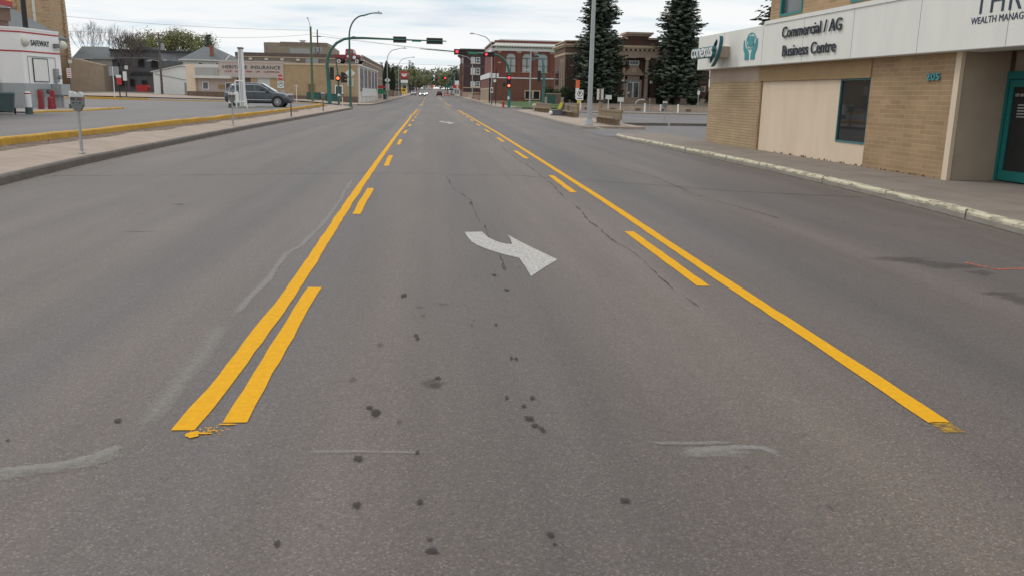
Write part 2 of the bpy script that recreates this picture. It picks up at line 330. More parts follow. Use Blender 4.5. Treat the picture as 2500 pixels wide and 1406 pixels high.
# ---------------------------------------------------------------- mesh helpers
class MB:
    def __init__(s): s.bm = bmesh.new(); s.w = None
    def soft(s): s.w = s.bm.verts.layers.float.new('w'); return s
    def face(s, pts):
        return s.bm.faces.new([s.bm.verts.new(p) for p in pts])
    def box(s, x0, x1, y0, y1, z0, z1):
        v = [s.bm.verts.new((x, y, z)) for z in (z0, z1) for (x, y) in ((x0, y0), (x1, y0), (x1, y1), (x0, y1))]
        for q in ((3, 2, 1, 0), (4, 5, 6, 7), (0, 1, 5, 4), (1, 2, 6, 5), (2, 3, 7, 6), (3, 0, 4, 7)):
            s.bm.faces.new([v[i] for i in q])
        return s
    def hexa(s, low, high):
        a = [s.bm.verts.new(p) for p in low]; b = [s.bm.verts.new(p) for p in high]; n = len(a)
        s.bm.faces.new(a[::-1]); s.bm.faces.new(b)
        for i in range(n):
            s.bm.faces.new((a[i], a[(i+1) % n], b[(i+1) % n], b[i]))
        return s
    def prism(s, poly, y0, y1):      # poly in x,z
        return s.hexa([(x, y0, z) for x, z in poly], [(x, y1, z) for x, z in poly])
    def prismz(s, poly, z0, z1):     # poly in x,y
        return s.hexa([(x, y, z0) for x, y in poly], [(x, y, z1) for x, y in poly])
    def loft(s, rings, cap=True):
        R = [[s.bm.verts.new(p) for p in r] for r in rings]; n = len(R[0])
        for a, b in zip(R, R[1:]):
            for i in range(n):
                s.bm.faces.new((a[i], a[(i+1) % n], b[(i+1) % n], b[i]))
        if cap:
            s.bm.faces.new(R[0][::-1]); s.bm.faces.new(R[-1])
        return s
    def tube(s, pts, r, n=8):
        pts = [Vector(p) for p in pts]
        rs = r if isinstance(r, (list, tuple)) else [r]*len(pts)
        rings = []; up = None
        for i, p in enumerate(pts):
            d = (pts[min(i+1, len(pts)-1)] - pts[max(i-1, 0)]).normalized()
            if up is None:
                up = Vector((0, 0, 1)) if abs(d.z) < 0.9 else Vector((1, 0, 0))
            a = d.cross(up).normalized(); b = a.cross(d).normalized(); up = b
            rings.append([p + (a*cos(t*2*pi/n) + b*sin(t*2*pi/n))*rs[i] for t in range(n)])
        return s.loft(rings)
    def lathe(s, prof, c=(0, 0, 0), n=16, axis='z'):
        rings = []
        for r, h in prof:
            ring = []
            for t in range(n):
                a, b = r*cos(2*pi*t/n), r*sin(2*pi*t/n)
                p = (a, b, h) if axis == 'z' else ((a, h, b) if axis == 'y' else (h, a, b))
                ring.append((c[0]+p[0], c[1]+p[1], c[2]+p[2]))
            rings.append(ring)
        return s.loft(rings)
    def ball(s, c, r, n=10, sz=1.0):
        prof = [(max(0.001, r*sin(pi*i/n)), -r*sz*cos(pi*i/n)) for i in range(n+1)]
        return s.lathe(prof, c, max(8, n+2))
    def quadleaf(s, c, a, b):
        c = Vector(c); v = [s.bm.verts.new(c + d) for d in (-a-b, a-b*0.3, a*0.6+b, -a*0.6+b*0.7)]
        s.bm.faces.new(v)
    def build(s, name, mat, parent=None, smooth=False, recalc=True):
        if recalc:
            bmesh.ops.recalc_face_normals(s.bm, faces=s.bm.faces)
        me = bpy.data.meshes.new(name); s.bm.to_mesh(me); s.bm.free()
        me.materials.append(MAT[mat] if isinstance(mat, str) else mat)
        if smooth:
            for p in me.polygons: p.use_smooth = True
            try: me.set_sharp_from_angle(angle=radians(40))
            except Exception: pass
        o = bpy.data.objects.new(name, me); COL.objects.link(o)
        if parent: o.parent = parent
        return o
def tag(o, label, cat, group=None, kind=None):
    o['label'] = label; o['category'] = cat
    if group: o['group'] = group
    if kind: o['kind'] = kind
    return o
def thing(name, label, cat, loc=(0, 0, 0), rz=0.0, group=None):
    o = bpy.data.objects.new(name, None); COL.objects.link(o)
    o.empty_display_size = 0.3
    o.location = loc; o.rotation_euler = (0, 0, rz)
    return tag(o, label, cat, group)
def struct(o, kind='structure'):
    o['kind'] = kind; return o
def kids(o):
    return [c for c in bpy.data.objects if c.parent == o]
def dup(o, loc, label, rz=None, parent=None):
    c = o.copy(); COL.objects.link(c); c.parent = parent
    if parent is None:
        c.location = loc; c['label'] = label
        if rz is not None: c.rotation_euler = (0, 0, rz)
    for k in kids(o): dup(k, None, None, None, c)
    return c
def box(name, mat, parent, *d):
    return MB().box(*d).build(name, mat, parent)
def lettering(body, size, mat, parent, x, y, z, depth=0.02, sx=1.0, name='lettering', align='LEFT', bold=0.0, rotx=pi/2, spacing=1.0, shear=0.0, roty=None):
    cu = bpy.data.curves.new('t', 'FONT'); cu.body = body; cu.size = size; cu.extrude = depth/2; cu.align_x = align
    cu.offset = bold; cu.space_character = spacing; cu.shear = shear; cu.resolution_u = 3
    ob = bpy.data.objects.new('t', cu); COL.objects.link(ob)
    bpy.context.view_layer.update()
    me = bpy.data.meshes.new_from_object(ob.evaluated_get(bpy.context.evaluated_depsgraph_get()))
    bpy.data.objects.remove(ob); bpy.data.curves.remove(cu)
    me.transform(Matrix.Diagonal((sx, 1, 1, 1)))
    me.transform(Matrix.Rotation(rotx, 4, 'X'))
    me.transform(Matrix.Translation((x, y, z)))
    me.materials.clear(); me.materials.append(MAT[mat]); me.name = name
    o = bpy.data.objects.new(name, me); COL.objects.link(o); o.parent = parent
    return o
def ss(t):
    t = max(0.0, min(1.0, t)); return t*t*(3-2*t)
def lerp_poly(pts, y):
    if y <= pts[0][1]: return pts[0][0]
    for (xa, ya), (xb, yb) in zip(pts, pts[1:]):
        if y <= yb: return xa + (xb-xa)*(y-ya)/(yb-ya)
    return pts[-1][0]
# ---------------------------------------------------------------- terrain, road, walks
def B(y):
    if y <= 400: return 0.005*max(0.0, y-130)
    return 1.35 + 0.012*(min(y, 760)-400)
def T(x, y):
    lf = 0.36*ss((-10-x)/7) + 0.35*ss((-25-x)/20)*ss((y-90)/50)
    rg = 0.30*ss((x-9.5)/8)*ss((y-106)/8) + 0.35*ss((x-15)/7)*ss((y-112)/8)
    hill = 6.0*ss((y-420)/400)*ss((abs(x)-10)/60)
    return B(y) + lf + rg + hill
def grid(xs, ys, zf):
    mb = MB(); V = [[mb.bm.verts.new((x, y, zf(x, y))) for x in xs] for y in ys]
    for j in range(len(ys)-1):
        for i in range(len(xs)-1):
            mb.bm.faces.new((V[j][i], V[j][i+1], V[j+1][i+1], V[j+1][i]))
    return mb
def frange(a, b, n): return [a+(b-a)*i/n for i in range(n+1)]
gx = [-2500, -1200, -600, -300, -180, -120, -90, -75] + frange(-70, -10, 30) + [-9, -4, 0, 4, 8, 9.5] + frange(11, 60, 24) + [75, 95, 130, 200, 320, 600, 1200, 2500]
gy = [-200, -60, -10, 20, 60, 85] + frange(90, 170, 40) + frange(180, 440, 20) + frange(460, 900, 18) + [1200, 1800, 3000]
struct(grid(gx, gy, lambda x, y: T(x, y)-0.03).build('ground', 'ground', smooth=True))
ry = [-15] + frange(-8, 120, 32) + frange(130, 780, 65)
road = struct(grid([-9.5, -5, 0, 5, 9.5], ry, lambda x, y: B(y)).build('road', 'road', smooth=True))
struct(grid(frange(-75, -8.6, 22), [90.5, 94, 98, 102, 106.5], lambda x, y: T(x, y)+0.006).build('cross_street', 'lot', smooth=True))
struct(grid(frange(8.6, 70, 20), [90.5, 94, 98, 102, 106.5], lambda x, y: T(x, y)+0.006).build('cross_street', 'lot', smooth=True))

LK = [(-6.1, -8), (-6.3, 4), (-6.72, 10), (-7.02, 14.7), (-7.30, 18.8), (-7.48, 25), (-7.66, 36.5), (-7.62, 64), (-7.6, 84), (-7.9, 87.5), (-8.7, 90.0)]
LK2 = [(-8.9, 107.2), (-7.9, 109.5), (-7.5, 113), (-7.5, 200), (-7.5, 420)]
RK = [(6.7, -8), (7.15, 4), (7.50, 10.2), (7.68, 12.3), (7.80, 15.0), (7.88, 19.2), (7.76, 25), (7.42, 34.8), (7.9, 36.6)]
RK2 = [(8.6, 42.2), (7.6, 44.0), (7.55, 50), (7.9, 66), (8.15, 84), (8.4, 88), (9.3, 90.3)]
RK3 = [(10.4, 107.0), (8.9, 108.6), (8.45, 112), (8.35, 150), (8.3, 260), (8.3, 420)]
def refine(pts, step=1.2):
    o = [pts[0]]
    for a, b in zip(pts, pts[1:]):
        n = max(1, int(math.hypot(b[0]-a[0], b[1]-a[1])/step))
        n = min(n, 30)
        for i in range(1, n+1):
            o.append((a[0]+(b[0]-a[0])*i/n, a[1]+(b[1]-a[1])*i/n))
    return o
def kerb(pts, side, mat, name='kerb', h=0.14, wd=0.16, paint=False, drop=None, wob=0.012):
    """side +1: the walk lies towards +x of the kerb"""
    pts = refine(pts, 0.8); rings = []; rp = []
    for i, (x, y) in enumerate(pts):
        a = pts[max(0, i-1)]; b = pts[min(len(pts)-1, i+1)]
        t = Vector((b[0]-a[0], b[1]-a[1], 0)).normalized(); n = Vector((t.y, -t.x, 0))*side
        z = B(y); hh = h + random.uniform(-wob, wob)*0.5
        if i == 0 or i == len(pts)-1: hh = 0.02 if y > 30 else hh
        e = random.uniform(-wob, wob)
        P = Vector((x, y, 0))
        rings.append([P+n*e+Vector((0, 0, z-0.04)), P+n*(0.015+e)+Vector((0, 0, z+hh-0.03)), P+n*(0.04+e)+Vector((0, 0, z+hh)), P+n*wd+Vector((0, 0, z+hh)), P+n*wd+Vector((0, 0, z-0.04))])
        rp.append([P+n*(0.0105+e)+Vector((0, 0, z+hh-0.062)), P+n*(0.011+e)+Vector((0, 0, z+hh-0.028)), P+n*(0.038+e)+Vector((0, 0, z+hh+0.004)), P+n*(wd-0.01)+Vector((0, 0, z+hh+0.004))])
    mb = MB(); mb.loft(rings)
    k = struct(mb.build(name, mat))
    if paint:
        pb = MB(); R = [[pb.bm.verts.new(p) for p in r] for r in rp]
        for a, b in zip(R, R[1:]):
            for i in range(3): pb.bm.faces.new((a[i], a[i+1], b[i+1], b[i]))
        pb.build('kerb_paint', 'kerb_paint', k)
        jb = MB()
        for yj in (11.6, 14.1, 16.7, 19.4, 22.5, 26.0):
            xj = lerp_poly(RK, yj)
            jb.box(xj+.004, xj+0.15, yj-0.004, yj+0.006, 0.0, h+0.007)
        jb.build('kerb_joint', 'crack', k)
    return k
def walk(front, back, mat, zf=lambda y: 0.145, zb=lambda y: 0.15, name='sidewalk'):
    ys = sorted(set([round(p[1], 2) for p in refine(front, 2.0)]))
    mb = MB(); prev = None
    for y in ys:
        xa, xb = lerp_poly(front, y), lerp_poly(back, y)
        row = [mb.bm.verts.new((xa+(xb-xa)*i/4, y, B(y) + zf(y)+(zb(y)-zf(y))*i/4)) for i in range(5)]
        if prev:
            for i in range(4): mb.bm.faces.new((prev[i], prev[i+1], row[i+1], row[i]))
        else:
            for i in range(4): mb.face([row[i].co, row[i+1].co, row[i+1].co-Vector((0, 0, .2)), row[i].co-Vector((0, 0, .2))])
        prev = row
    R = [v for v in mb.bm.verts]
    for y0, y1 in zip(ys, ys[1:]):
        p = [Vector((lerp_poly(back, y), y, B(y)+zb(y))) for y in (y0, y1)]; mb.face([p[0], p[1], p[1]-Vector((0, 0, .2)), p[0]-Vector((0, 0, .2))])
    return struct(mb.build(name, mat))
YK = [(-9.36, -8), (-9.36, 15), (-9.35, 23), (-9.33, 32), (-9.2, 43), (-9.35, 56), (-9.55, 64), (-9.85, 74), (-10.1, 83.5), (-11.0, 86.6), (-14, 88.6), (-22, 89.4), (-45, 90.2)]
kerb(LK, -1, 'kerb'); kerb(LK2, -1, 'kerb'); kerb(RK, 1, 'kerb_right', paint=True, h=0.13); kerb(RK2, 1, 'kerb_right'); kerb(RK3, 1, 'kerb_right')
wl = walk([(x-0.155, y) for x, y in LK], [(x-0.02, y) for x, y in YK[:9]] + [(-10.4, 90)], 'walk_left', lambda y: 0.138, lambda y: 0.30)
# slab joints of the near walks
jb = MB()
for k in range(26):
    y = 13 + k*1.9
    xa, xb = lerp_poly(LK, y)-0.17, lerp_poly(YK, y)
    jb.face([(xa, y, 0.1435), (xb, y, 0.3045), (xb, y+0.018, 0.3045), (xa, y+0.018, 0.1435)])
jb.build('slab_joint', 'crack', wl)
db = MB(); pr = None
for i in range(140):
    y = 8 + i*0.55; x = lerp_poly(YK, y)
    wd = 0.42 + 0.3*noise.noise((0, y*0.35, 3))
    row = [(x+0.02, y, 0.306), (x+max(0.12, wd), y, 0.306-.078*max(.12, wd))]
    if pr: db.face([pr[0], pr[1], row[1], row[0]])
    pr = row
db.build('dirt_strip', 'dirt', wl)
RB = [(10.6, -8), (10.45, 12), (10.1, 16.3), (9.57, 29.8), (9.5, 36.6)]
wr = walk([(x+0.155, y) for x, y in RK], [(x+2.6 if y < 16.4 else x+0.3, y) for x, y in RB], 'walk_right', lambda y: 0.128, lambda y: 0.15)
jb = MB()
for k in range(10):
    y = 8.5 + k*2.7
    jb.face([(lerp_poly(RK, y)+0.17, y, 0.1505), (10.6, y, 0.1535), (10.6, y+0.02, 0.1535), (lerp_poly(RK, y)+0.17, y+0.02, 0.1505)])
for (ya, yb) in ((6, 14), (14, 22), (22, 30)):
    f = lambda y: lerp_poly(RK, y)*0.5+5.0
    jb.face([(f(ya), ya, 0.1525), (f(yb), yb, 0.1525), (f(yb)+0.018, yb, 0.1525), (f(ya)+0.018, ya, 0.1525)])
jb.build('slab_joint', 'crack', wr)
struct(grid(frange(7.2, 9.4, 4), frange(35.5, 43, 6), lambda x, y: 0.006+0.06*ss((x-7.2)/2)).build('driveway', 'lot'))
walk([(x+0.155, y) for x, y in RK2[1:]], [(10.9, 44), (11.4, 91)], 'walk_left', lambda y: 0.135, lambda y: 0.14)
walk([(x+0.155, y) for x, y in RK3], [(10.9, 107), (10.6, 420)], 'walk_left', lambda y: 0.135, lambda y: 0.14)
walk([(x-0.155, y) for x, y in LK2], [(-11.2, 107), (-10.2, 420)], 'walk_left', lambda y: 0.135, lambda y: 0.14)
struct(grid(frange(-46, -10.3, 20), [107.2, 112, 117, 121.5, 130], lambda x, y: T(x, y)+0.10).build('sidewalk', 'walk_left'))
# raised lot on the left and its yellow kerb
lp = [(x-0.12, y) for x, y in YK]
mb = MB(); prev = None
for y in [-8, 10, 20, 30, 45, 60, 75, 83]:
    x0 = lerp_poly(lp, y); row = [mb.bm.verts.new((x, y, 0.38)) for x in (x0, -20, -45, -95)]
    if prev:
        for i in range(3): mb.bm.faces.new((prev[i], prev[i+1], row[i+1], row[i]))
    prev = row
row = [mb.bm.verts.new(p) for p in ((-10.3, 83.6, 0.38), (-11.1, 86.6, 0.38), (-14, 88.5, 0.38), (-22, 89.3, 0.38), (-45, 90.1, 0.38), (-95, 90.1, 0.38))]
mb.bm.faces.new((prev[0], prev[1], prev[2], prev[3], row[5], row[4], row[3], row[2], row[1], row[0]))
lot = struct(mb.build('parking_lot', 'lot'))
lb = MB()
for (x0, y0, x1, y1, w_) in ((-17.5, 50, -22, 50.6, .12), (-15.2, 52.5, -19.2, 52.0, .12), (-30, 70, -36, 71.5, .12), (-26, 78, -30, 79, .12)):
    lb.face([(x0, y0, .384), (x1, y1, .384), (x1, y1+w_*2, .384), (x0, y0+w_*2, .384)])
lb.build('stall_line', 'white_faded', lot)
def ykerb(pts, top, name, low=0.05, wd=0.2, mat='yellow_kerb'):
    pts = refine(pts, 1.3); rings = []
    for i, (x, y) in enumerate(pts):
        a = pts[max(0, i-1)]; b = pts[min(len(pts)-1, i+1)]
        t = Vector((b[0]-a[0], b[1]-a[1], 0)).normalized(); n = Vector((-t.y, t.x, 0))
        hh = top + random.uniform(-.018, .018); P = Vector((x+random.uniform(-.012, .012), y, 0))
        rings.append([P+Vector((0, 0, low)), P+n*.01+Vector((0, 0, hh-.03)), P+n*.035+Vector((0, 0, hh)), P+n*wd+Vector((0, 0, hh)), P+n*(wd+.02)+Vector((0, 0, low))])
    return struct(MB().loft(rings).build(name, mat))
ykerb(YK, 0.455, 'yellow_kerb')
mb = MB()
for _ in range(420):
    y = 14+60*random.random()**1.6; x = lerp_poly(YK, y)+random.uniform(.01, .3)
    if noise.noise((0, y*.6, 5)) < -.05: continue
    a = random.random()*6.3; q = random.uniform(.015, .05); mb.quadleaf((x, y, .300+q*.2), Vector((cos(a)*q, sin(a)*q, q*random.uniform(.0, .5))), Vector((-sin(a), cos(a), 0))*q*.3)
struct(mb.build('weeds', 'weeds', recalc=False), 'stuff')
ykerb([(-33.6, 99.0), (-39.5, 99.6)], 0.50, 'yellow_kerb', 0.2, 0.5); ykerb([(-30.5, 97.4), (-35.8, 95.0)], 0.47, 'yellow_kerb', 0.2, 0.4)
ykerb([(-17.55, 40.4), (-17.7, 42.5), (-17.45, 45.5), (-17.6, 52)], 0.46, 'yellow_kerb', 0.3, 0.25)
struct(grid([-21.3, -19.6, -17.75], [40.9, 45, 52], lambda x, y: 0.43).build('kiosk_island', 'concrete'))
# right lot
rl = struct(grid([9.3, 14, 22, 34, 50], frange(30.5, 90.5, 10), lambda x, y: 0.012 if x > 11 else 0.004).build('parking_lot', 'lot'))
lb = MB()
for (x0, y0, x1, y1) in ((16.8, 78, 18.6, 86.6), (22.2, 78, 24, 86.6), (27.6, 78, 29.4, 86.6)):
    lb.face([(x0, y0, .017), (x0+.12, y0, .017), (x1+.12, y1, .017), (x1, y1, .017)])
lb.build('stall_line', 'white_faded', rl)
struct(grid(frange(11.6, 50, 8), [87.2, 90.4], lambda x, y: 0.13).build('sidewalk', 'walk_left'))
struct(box('kerb', 'kerb_right', None, 11.6, 50, 87.0, 87.2, -0.02, 0.14))
struct(grid(frange(10.9, 17, 6), frange(107.3, 148, 12), lambda x, y: T(x, y)+0.10+0.16*ss((x-10.9)/1.5)*ss((y-107.3)/3)).build('lawn', 'grass', smooth=True))
struct(grid(frange(17, 60, 12), frange(108.5, 150, 12), lambda x, y: T(x, y)+0.09).build('lawn', 'grass', smooth=True))

# ---------------------------------------------------------------- paint, cracks and stains on the road
def ribbon(pts, wd, z, jit=0.006, step=0.22, wv=0.0, seed=0.0, edge=7.0):
    mb = MB(); prev = None; P = [Vector((x, y, 0)) for x, y in pts]; acc = 0
    for a, b in zip(P, P[1:]):
        Ln = (b-a).length; n = max(1, min(220, int(Ln/(step*(1+max(0, a.y-12)*0.05))))); t = (b-a).normalized(); nn = Vector((t.y, -t.x, 0))
        for i in range(n+1):
            p = a+(b-a)*i/n; acc += Ln/n
            e1 = jit*noise.noise((p.x*edge+seed, p.y*edge, 1.3)); e2 = jit*noise.noise((p.x*edge, p.y*edge+seed, 7.7))
            off = wv*noise.noise((seed, p.y*0.9, 2.2))
            h = wd*0.5*(1+0.1*noise.noise((seed, p.y*2, 9)))
            zz = B(p.y)+z
            row = [mb.bm.verts.new(p + nn*(off-h+e1) + Vector((0, 0, zz))), mb.bm.verts.new(p+nn*(off+h+e2)+Vector((0, 0, zz)))]
            if prev: mb.bm.faces.new((prev[0], prev[1], row[1], row[0]))
            prev = row
    return mb
def softribbon(pts, wd, z, step=0.12, wv=0.02, seed=0.0, ends=0.25):
    mb = MB().soft(); prev = None; P = [Vector((x, y, 0)) for x, y in pts]; rows = []
    for a, b in zip(P, P[1:]):
        Ln = (b-a).length; n = max(1, min(160, int(Ln/step))); t = (b-a).normalized(); nn = Vector((t.y, -t.x, 0))
        for i in range(n): rows.append((a+(b-a)*i/n, nn))
    rows.append((P[-1], nn)); tot = len(rows)-1; ln = max(1, int(ends/step))
    for k, (p, nn) in enumerate(rows):
        e = min(1.0, k/ln, (tot-k)/ln); h = wd*.5*(1+.5*noise.noise((seed, p.y*1.7, p.x*2))); off = wv*noise.noise((p.y*1.1, seed, 4))
        row = []
        for s, w_ in ((-1, 0), (-.45, .75), (0, 1), (.45, .75), (1, 0)):
            v = mb.bm.verts.new(p+nn*(off+h*s)+Vector((0, 0, B(p.y)+z))); v[mb.w] = w_*e; row.append(v)
        if prev:
            for c_ in range(4): mb.bm.faces.new((prev[c_], prev[c_+1], row[c_+1], row[c_]))
        prev = row
    return mb
def softblob(mb, x, y, rx, ry, z, n=20, rough=.4):
    s = random.random()*50; c = mb.bm.verts.new((x, y, z)); c[mb.w] = 1.0; R = [[], []]
    for i in range(n):
        a = 2*pi*i/n; k = 1+rough*noise.noise((cos(a)*1.3+s, sin(a)*1.3, s))
        for q, (f_, w_) in enumerate(((.62, .85), (1.15, 0.0))):
            v = mb.bm.verts.new((x+rx*k*f_*cos(a), y+ry*k*f_*sin(a), z)); v[mb.w] = w_; R[q].append(v)
    for i in range(n):
        j = (i+1) % n; mb.bm.faces.new((c, R[0][i], R[0][j])); mb.bm.faces.new((R[0][i], R[1][i], R[1][j], R[0][j]))
BZ = [0]
def blob(mb, x, y, rx, ry, z, n=18, rough=0.35):
    BZ[0] = (BZ[0]+1) % 11; z += BZ[0]*0.0002
    s = random.random()*50; pts = []
    for i in range(n):
        a = 2*pi*i/n; k = 1+rough*noise.noise((cos(a)*1.5+s, sin(a)*1.5, s))
        pts.append((x+rx*k*cos(a), y+ry*k*sin(a), z))
    mb.face(pts)
def splat(mb, x, y, rx, ry, n, smin, smax, z):
    for _ in range(n):
        r = random.random()**0.7; a = random.random()*2*pi; s = random.uniform(smin, smax)
        blob(mb, x+rx*r*cos(a), y+ry*r*sin(a), s, s*random.uniform(.8, 2), z, 7)
LS = [(-1.19, 3.98), (-1.172, 4.57), (-1.16, 5.49), (-1.15, 6.76), (-1.165, 8.21), (-1.205, 10.75), (-1.245, 14.17), (-1.28, 17.94), (-1.33, 24.37), (-1.40, 35.1), (-1.43, 46), (-1.47, 57), (-1.56, 63.5), (-1.5, 70), (-1.50, 88.5)]
RS = [(2.60, 3.93), (2.62, 5.4), (2.63, 7.7), (2.71, 13.5), (2.75, 22.8), (2.79, 37.4), (2.72, 60), (2.62, 88.5)]
Z1 = 0.004
ribbon(LS, 0.118, Z1, 0.012, wv=0.012, seed=1).build('solid_line', 'yellow_paint', road)
ribbon(RS, 0.118, Z1, 0.008, seed=5).build('solid_line', 'yellow_paint', road)
ribbon([(2.605, 3.94), (2.60, 3.80)], 0.115, Z1, 0.01).build('worn_line_end', 'yellow_worn', road)
dl = [(-0.972, 4.07, -0.985, 7.1), (-1.02, 11.55, -1.05, 14.8), (-1.035, 19.4, -1.08, 22.8), (-1.07, 27.6, -1.12, 30.8)]
for k in range(7): dl.append((-1.13-.012*k, 35.3+7.75*k, -1.135-.012*k, 38.4+7.75*k))
for i, (xa, ya, xb, yb) in enumerate(dl):
    ribbon([(xa, ya), (xa*.5+xb*.5, (ya+yb)/2), (xb, yb)], 0.112, Z1, 0.011, wv=0.012, seed=11+i).build('dash', 'yellow_paint', road)
dr = [(2.367, 7.15, 2.395, 10.2), (2.40, 14.45, 2.43, 17.6), (2.44, 22.3, 2.42, 25.4), (2.47, 30.25, 2.475, 33.1)]
for k in range(7): dr.append((2.47, 37.9+7.75*k, 2.46, 41.0+7.75*k))
for i, (xa, ya, xb, yb) in enumerate(dr):
    ribbon([(xa, ya), (xb, yb)], 0.118, Z1, 0.007, seed=31+i).build('dash', 'yellow_paint', road)
mb = MB()
for x, y, rx, ry in ((-1.13, 3.925, .03, .04), (-1.085, 3.935, .04, .010), (-1.05, 3.965, .022, .006), (-1.0, 4.045, .04, .009)): blob(mb, x, y, rx, ry, Z1+.001, 40, .4)
splat(mb, -1.06, 3.96, .09, .07, 70, .0012, .0045, Z1+.001)
mb.build('paint_splatter', 'yellow_paint', road)
# lines beyond the crossing
for pts, wd in (([(-1.62, 112), (-1.62, 168)], .13), ([(-1.36, 112), (-1.36, 130)], .12), ([(2.5, 112), (2.15, 150), (2.0, 168)], .14), ([(2.25, 112), (2.0, 140)], .1), ([(-1.8, 185), (-1.9, 260)], .14), ([(2.0, 185), (1.9, 262)], .14)):
    ribbon(pts, wd, Z1+.004, 0.0, step=2).build('solid_line', 'yellow_paint_far', road)
AR = [(0.38, 10.07), (0.59, 10.1), (0.61, 9.9), (0.64, 9.68), (0.72, 9.40), (0.79, 9.28), (0.87, 9.23), (0.885, 9.55), (0.88, 9.89), (0.94, 9.60), (1.01, 9.28), (1.12, 8.85), (1.245, 8.35), (1.06, 7.95), (0.89, 7.54), (0.885, 8.0), (0.87, 8.43), (0.73, 8.63), (0.58, 8.92), (0.49, 9.15), (0.43, 9.40), (0.395, 9.75)]
mb = MB()
mb.face([(x+.004*noise.noise((x*30, y*9, 0)), y, Z1) for x, y in AR])
mb.build('turn_arrow', 'white_road', road)
for (ox, oy, sx, sy, fl) in ((0.0, 43.2, 1.0, 1.85, 1), (0.0, 118.0, 1.0, 1.6, -1), (-0.2, 150.0, 1.0, 1.6, 1)):
    mb = MB(); mb.face([((0.8+(x-0.8)*sx*fl)+ox, (y-7.54)*sy+oy+4, B(oy)+Z1+.004) for x, y in AR]); mb.build('turn_arrow', 'white_road', road)
Z2 = 0.0025
old = [(-1.5, 16.4), (-1.37, 12.33), (-1.355, 10.41), (-1.385, 9.12), (-1.475, 8.64), (-1.42, 7.46), (-1.43, 6.49), (-1.45, 5.95)]
softribbon(old, 0.10, Z2, .1, .02, 3, .4).build('faded_line', 'soft_faded', road)
softribbon([(-1.44, 6.3), (-1.45, 5.95), (-1.42, 5.4), (-1.40, 4.65), (-1.40, 4.15), (-1.42, 3.80), (-1.5, 3.66)], 0.22, Z2+.0007, .06, .03, 6, .5).build('faint_line', 'soft_faint', road)
softribbon([(-1.40, 3.84), (-1.48, 3.69), (-1.6, 3.61), (-1.83, 3.555), (-2.1, 3.51)], 0.10, Z2+.0015, .04, .015, 8, .1).build('faded_line', 'soft_faded', road)
softribbon([(-1.36, 3.80), (-1.5, 3.62), (-1.83, 3.50), (-2.1, 3.46)], 0.20, Z2+.0022, .05, .02, 18, .15).build('faint_line', 'soft_faint', road)
softribbon([(1.12, 3.64), (1.3, 3.655), (1.45, 3.668), (1.55, 3.655), (1.585, 3.6), (1.60, 3.49)], 0.075, Z2, .03, .02, 9, .12).build('faded_line', 'soft_faded', road)
softribbon([(1.0, 3.60), (1.3, 3.62), (1.6, 3.60)], 0.20, Z2+.0007, .05, .02, 29, .2).build('faint_line', 'soft_faint', road)
softribbon([(0.95, 3.74), (1.25, 3.72), (1.5, 3.73)], 0.07, Z2+.0014, .04, .02, 10, .15).build('faint_line', 'soft_faint', road)
softribbon([(-0.65, 3.7), (-.3, 3.69), (0.05, 3.66)], 0.06, Z2+.0007, .04, .02, 12, .15).build('faint_line', 'soft_faint', road)
for pts, wd, sd in (([(0.27, 16.98), (0.29, 16.0), (0.38, 14.96), (0.50, 13.9), (0.59, 13.21), (0.60, 12.0), (0.60, 11.02), (0.64, 10.2), (0.66, 9.44), (0.69, 8.6), (0.68, 7.83)], 0.013, 1),
                    ([(2.23, 35.4), (2.17, 28), (2.16, 23.46), (2.23, 18.44), (2.19, 14.49), (2.07, 11.09), (2.06, 9.48), (2.11, 8.48), (2.08, 7.13), (2.09, 6.4)], .016, 2),
                    ([(-6.9, 16.25), (-5.5, 16.6), (-4.31, 16.81), (-3, 17.2), (-1.93, 17.48), (-0.47, 17.77), (0.6, 17.5), (1.63, 17.59), (2.76, 16.7), (4.2, 15.92), (5.4, 14.9), (7.4, 14.2)], .026, 3),
                    ([(4.3, 20.5), (4.6, 17.2), (4.5, 14.0), (4.8, 11.5)], .018, 4), ([(5.6, 11.2), (6.6, 10.6), (7.3, 10.7)], .018, 5), ([(-1.15, 56), (-1.1, 46), (-1.2, 40)], .04, 6), ([(-6.9, 43), (-3, 44), (3, 43.5), (7.2, 44)], .08, 7), ([(-3.9, 9.9), (-3.0, 10.0)], .015, 8)):
    ribbon(pts, wd*(1.5 if sd == 3 else 1), Z2+.0004+.0001*sd, 0.03, step=.12, wv=.05, seed=sd*3.3, edge=4).build('crack', 'seam' if sd == 3 else 'crack', road)
for pts_, sd_ in (([(x+.10, y) for x, y in LK[:9]], 1), ([(x-.12, y) for x, y in RK[:8]], -1)):
    ribbon(pts_, .26, .0017, .12, step=.4, wv=.08, seed=41+sd_, edge=2.5).build('gutter_dust', 'dust', road)
    ribbon([(x-.07*sd_, y) for x, y in pts_], .07, .0028, .03, step=.3, seed=51+sd_, edge=4).build('gutter_grime_shade', 'grime_shade', road)  # dark strip at the kerb foot: gutter dirt plus painted contact shadow
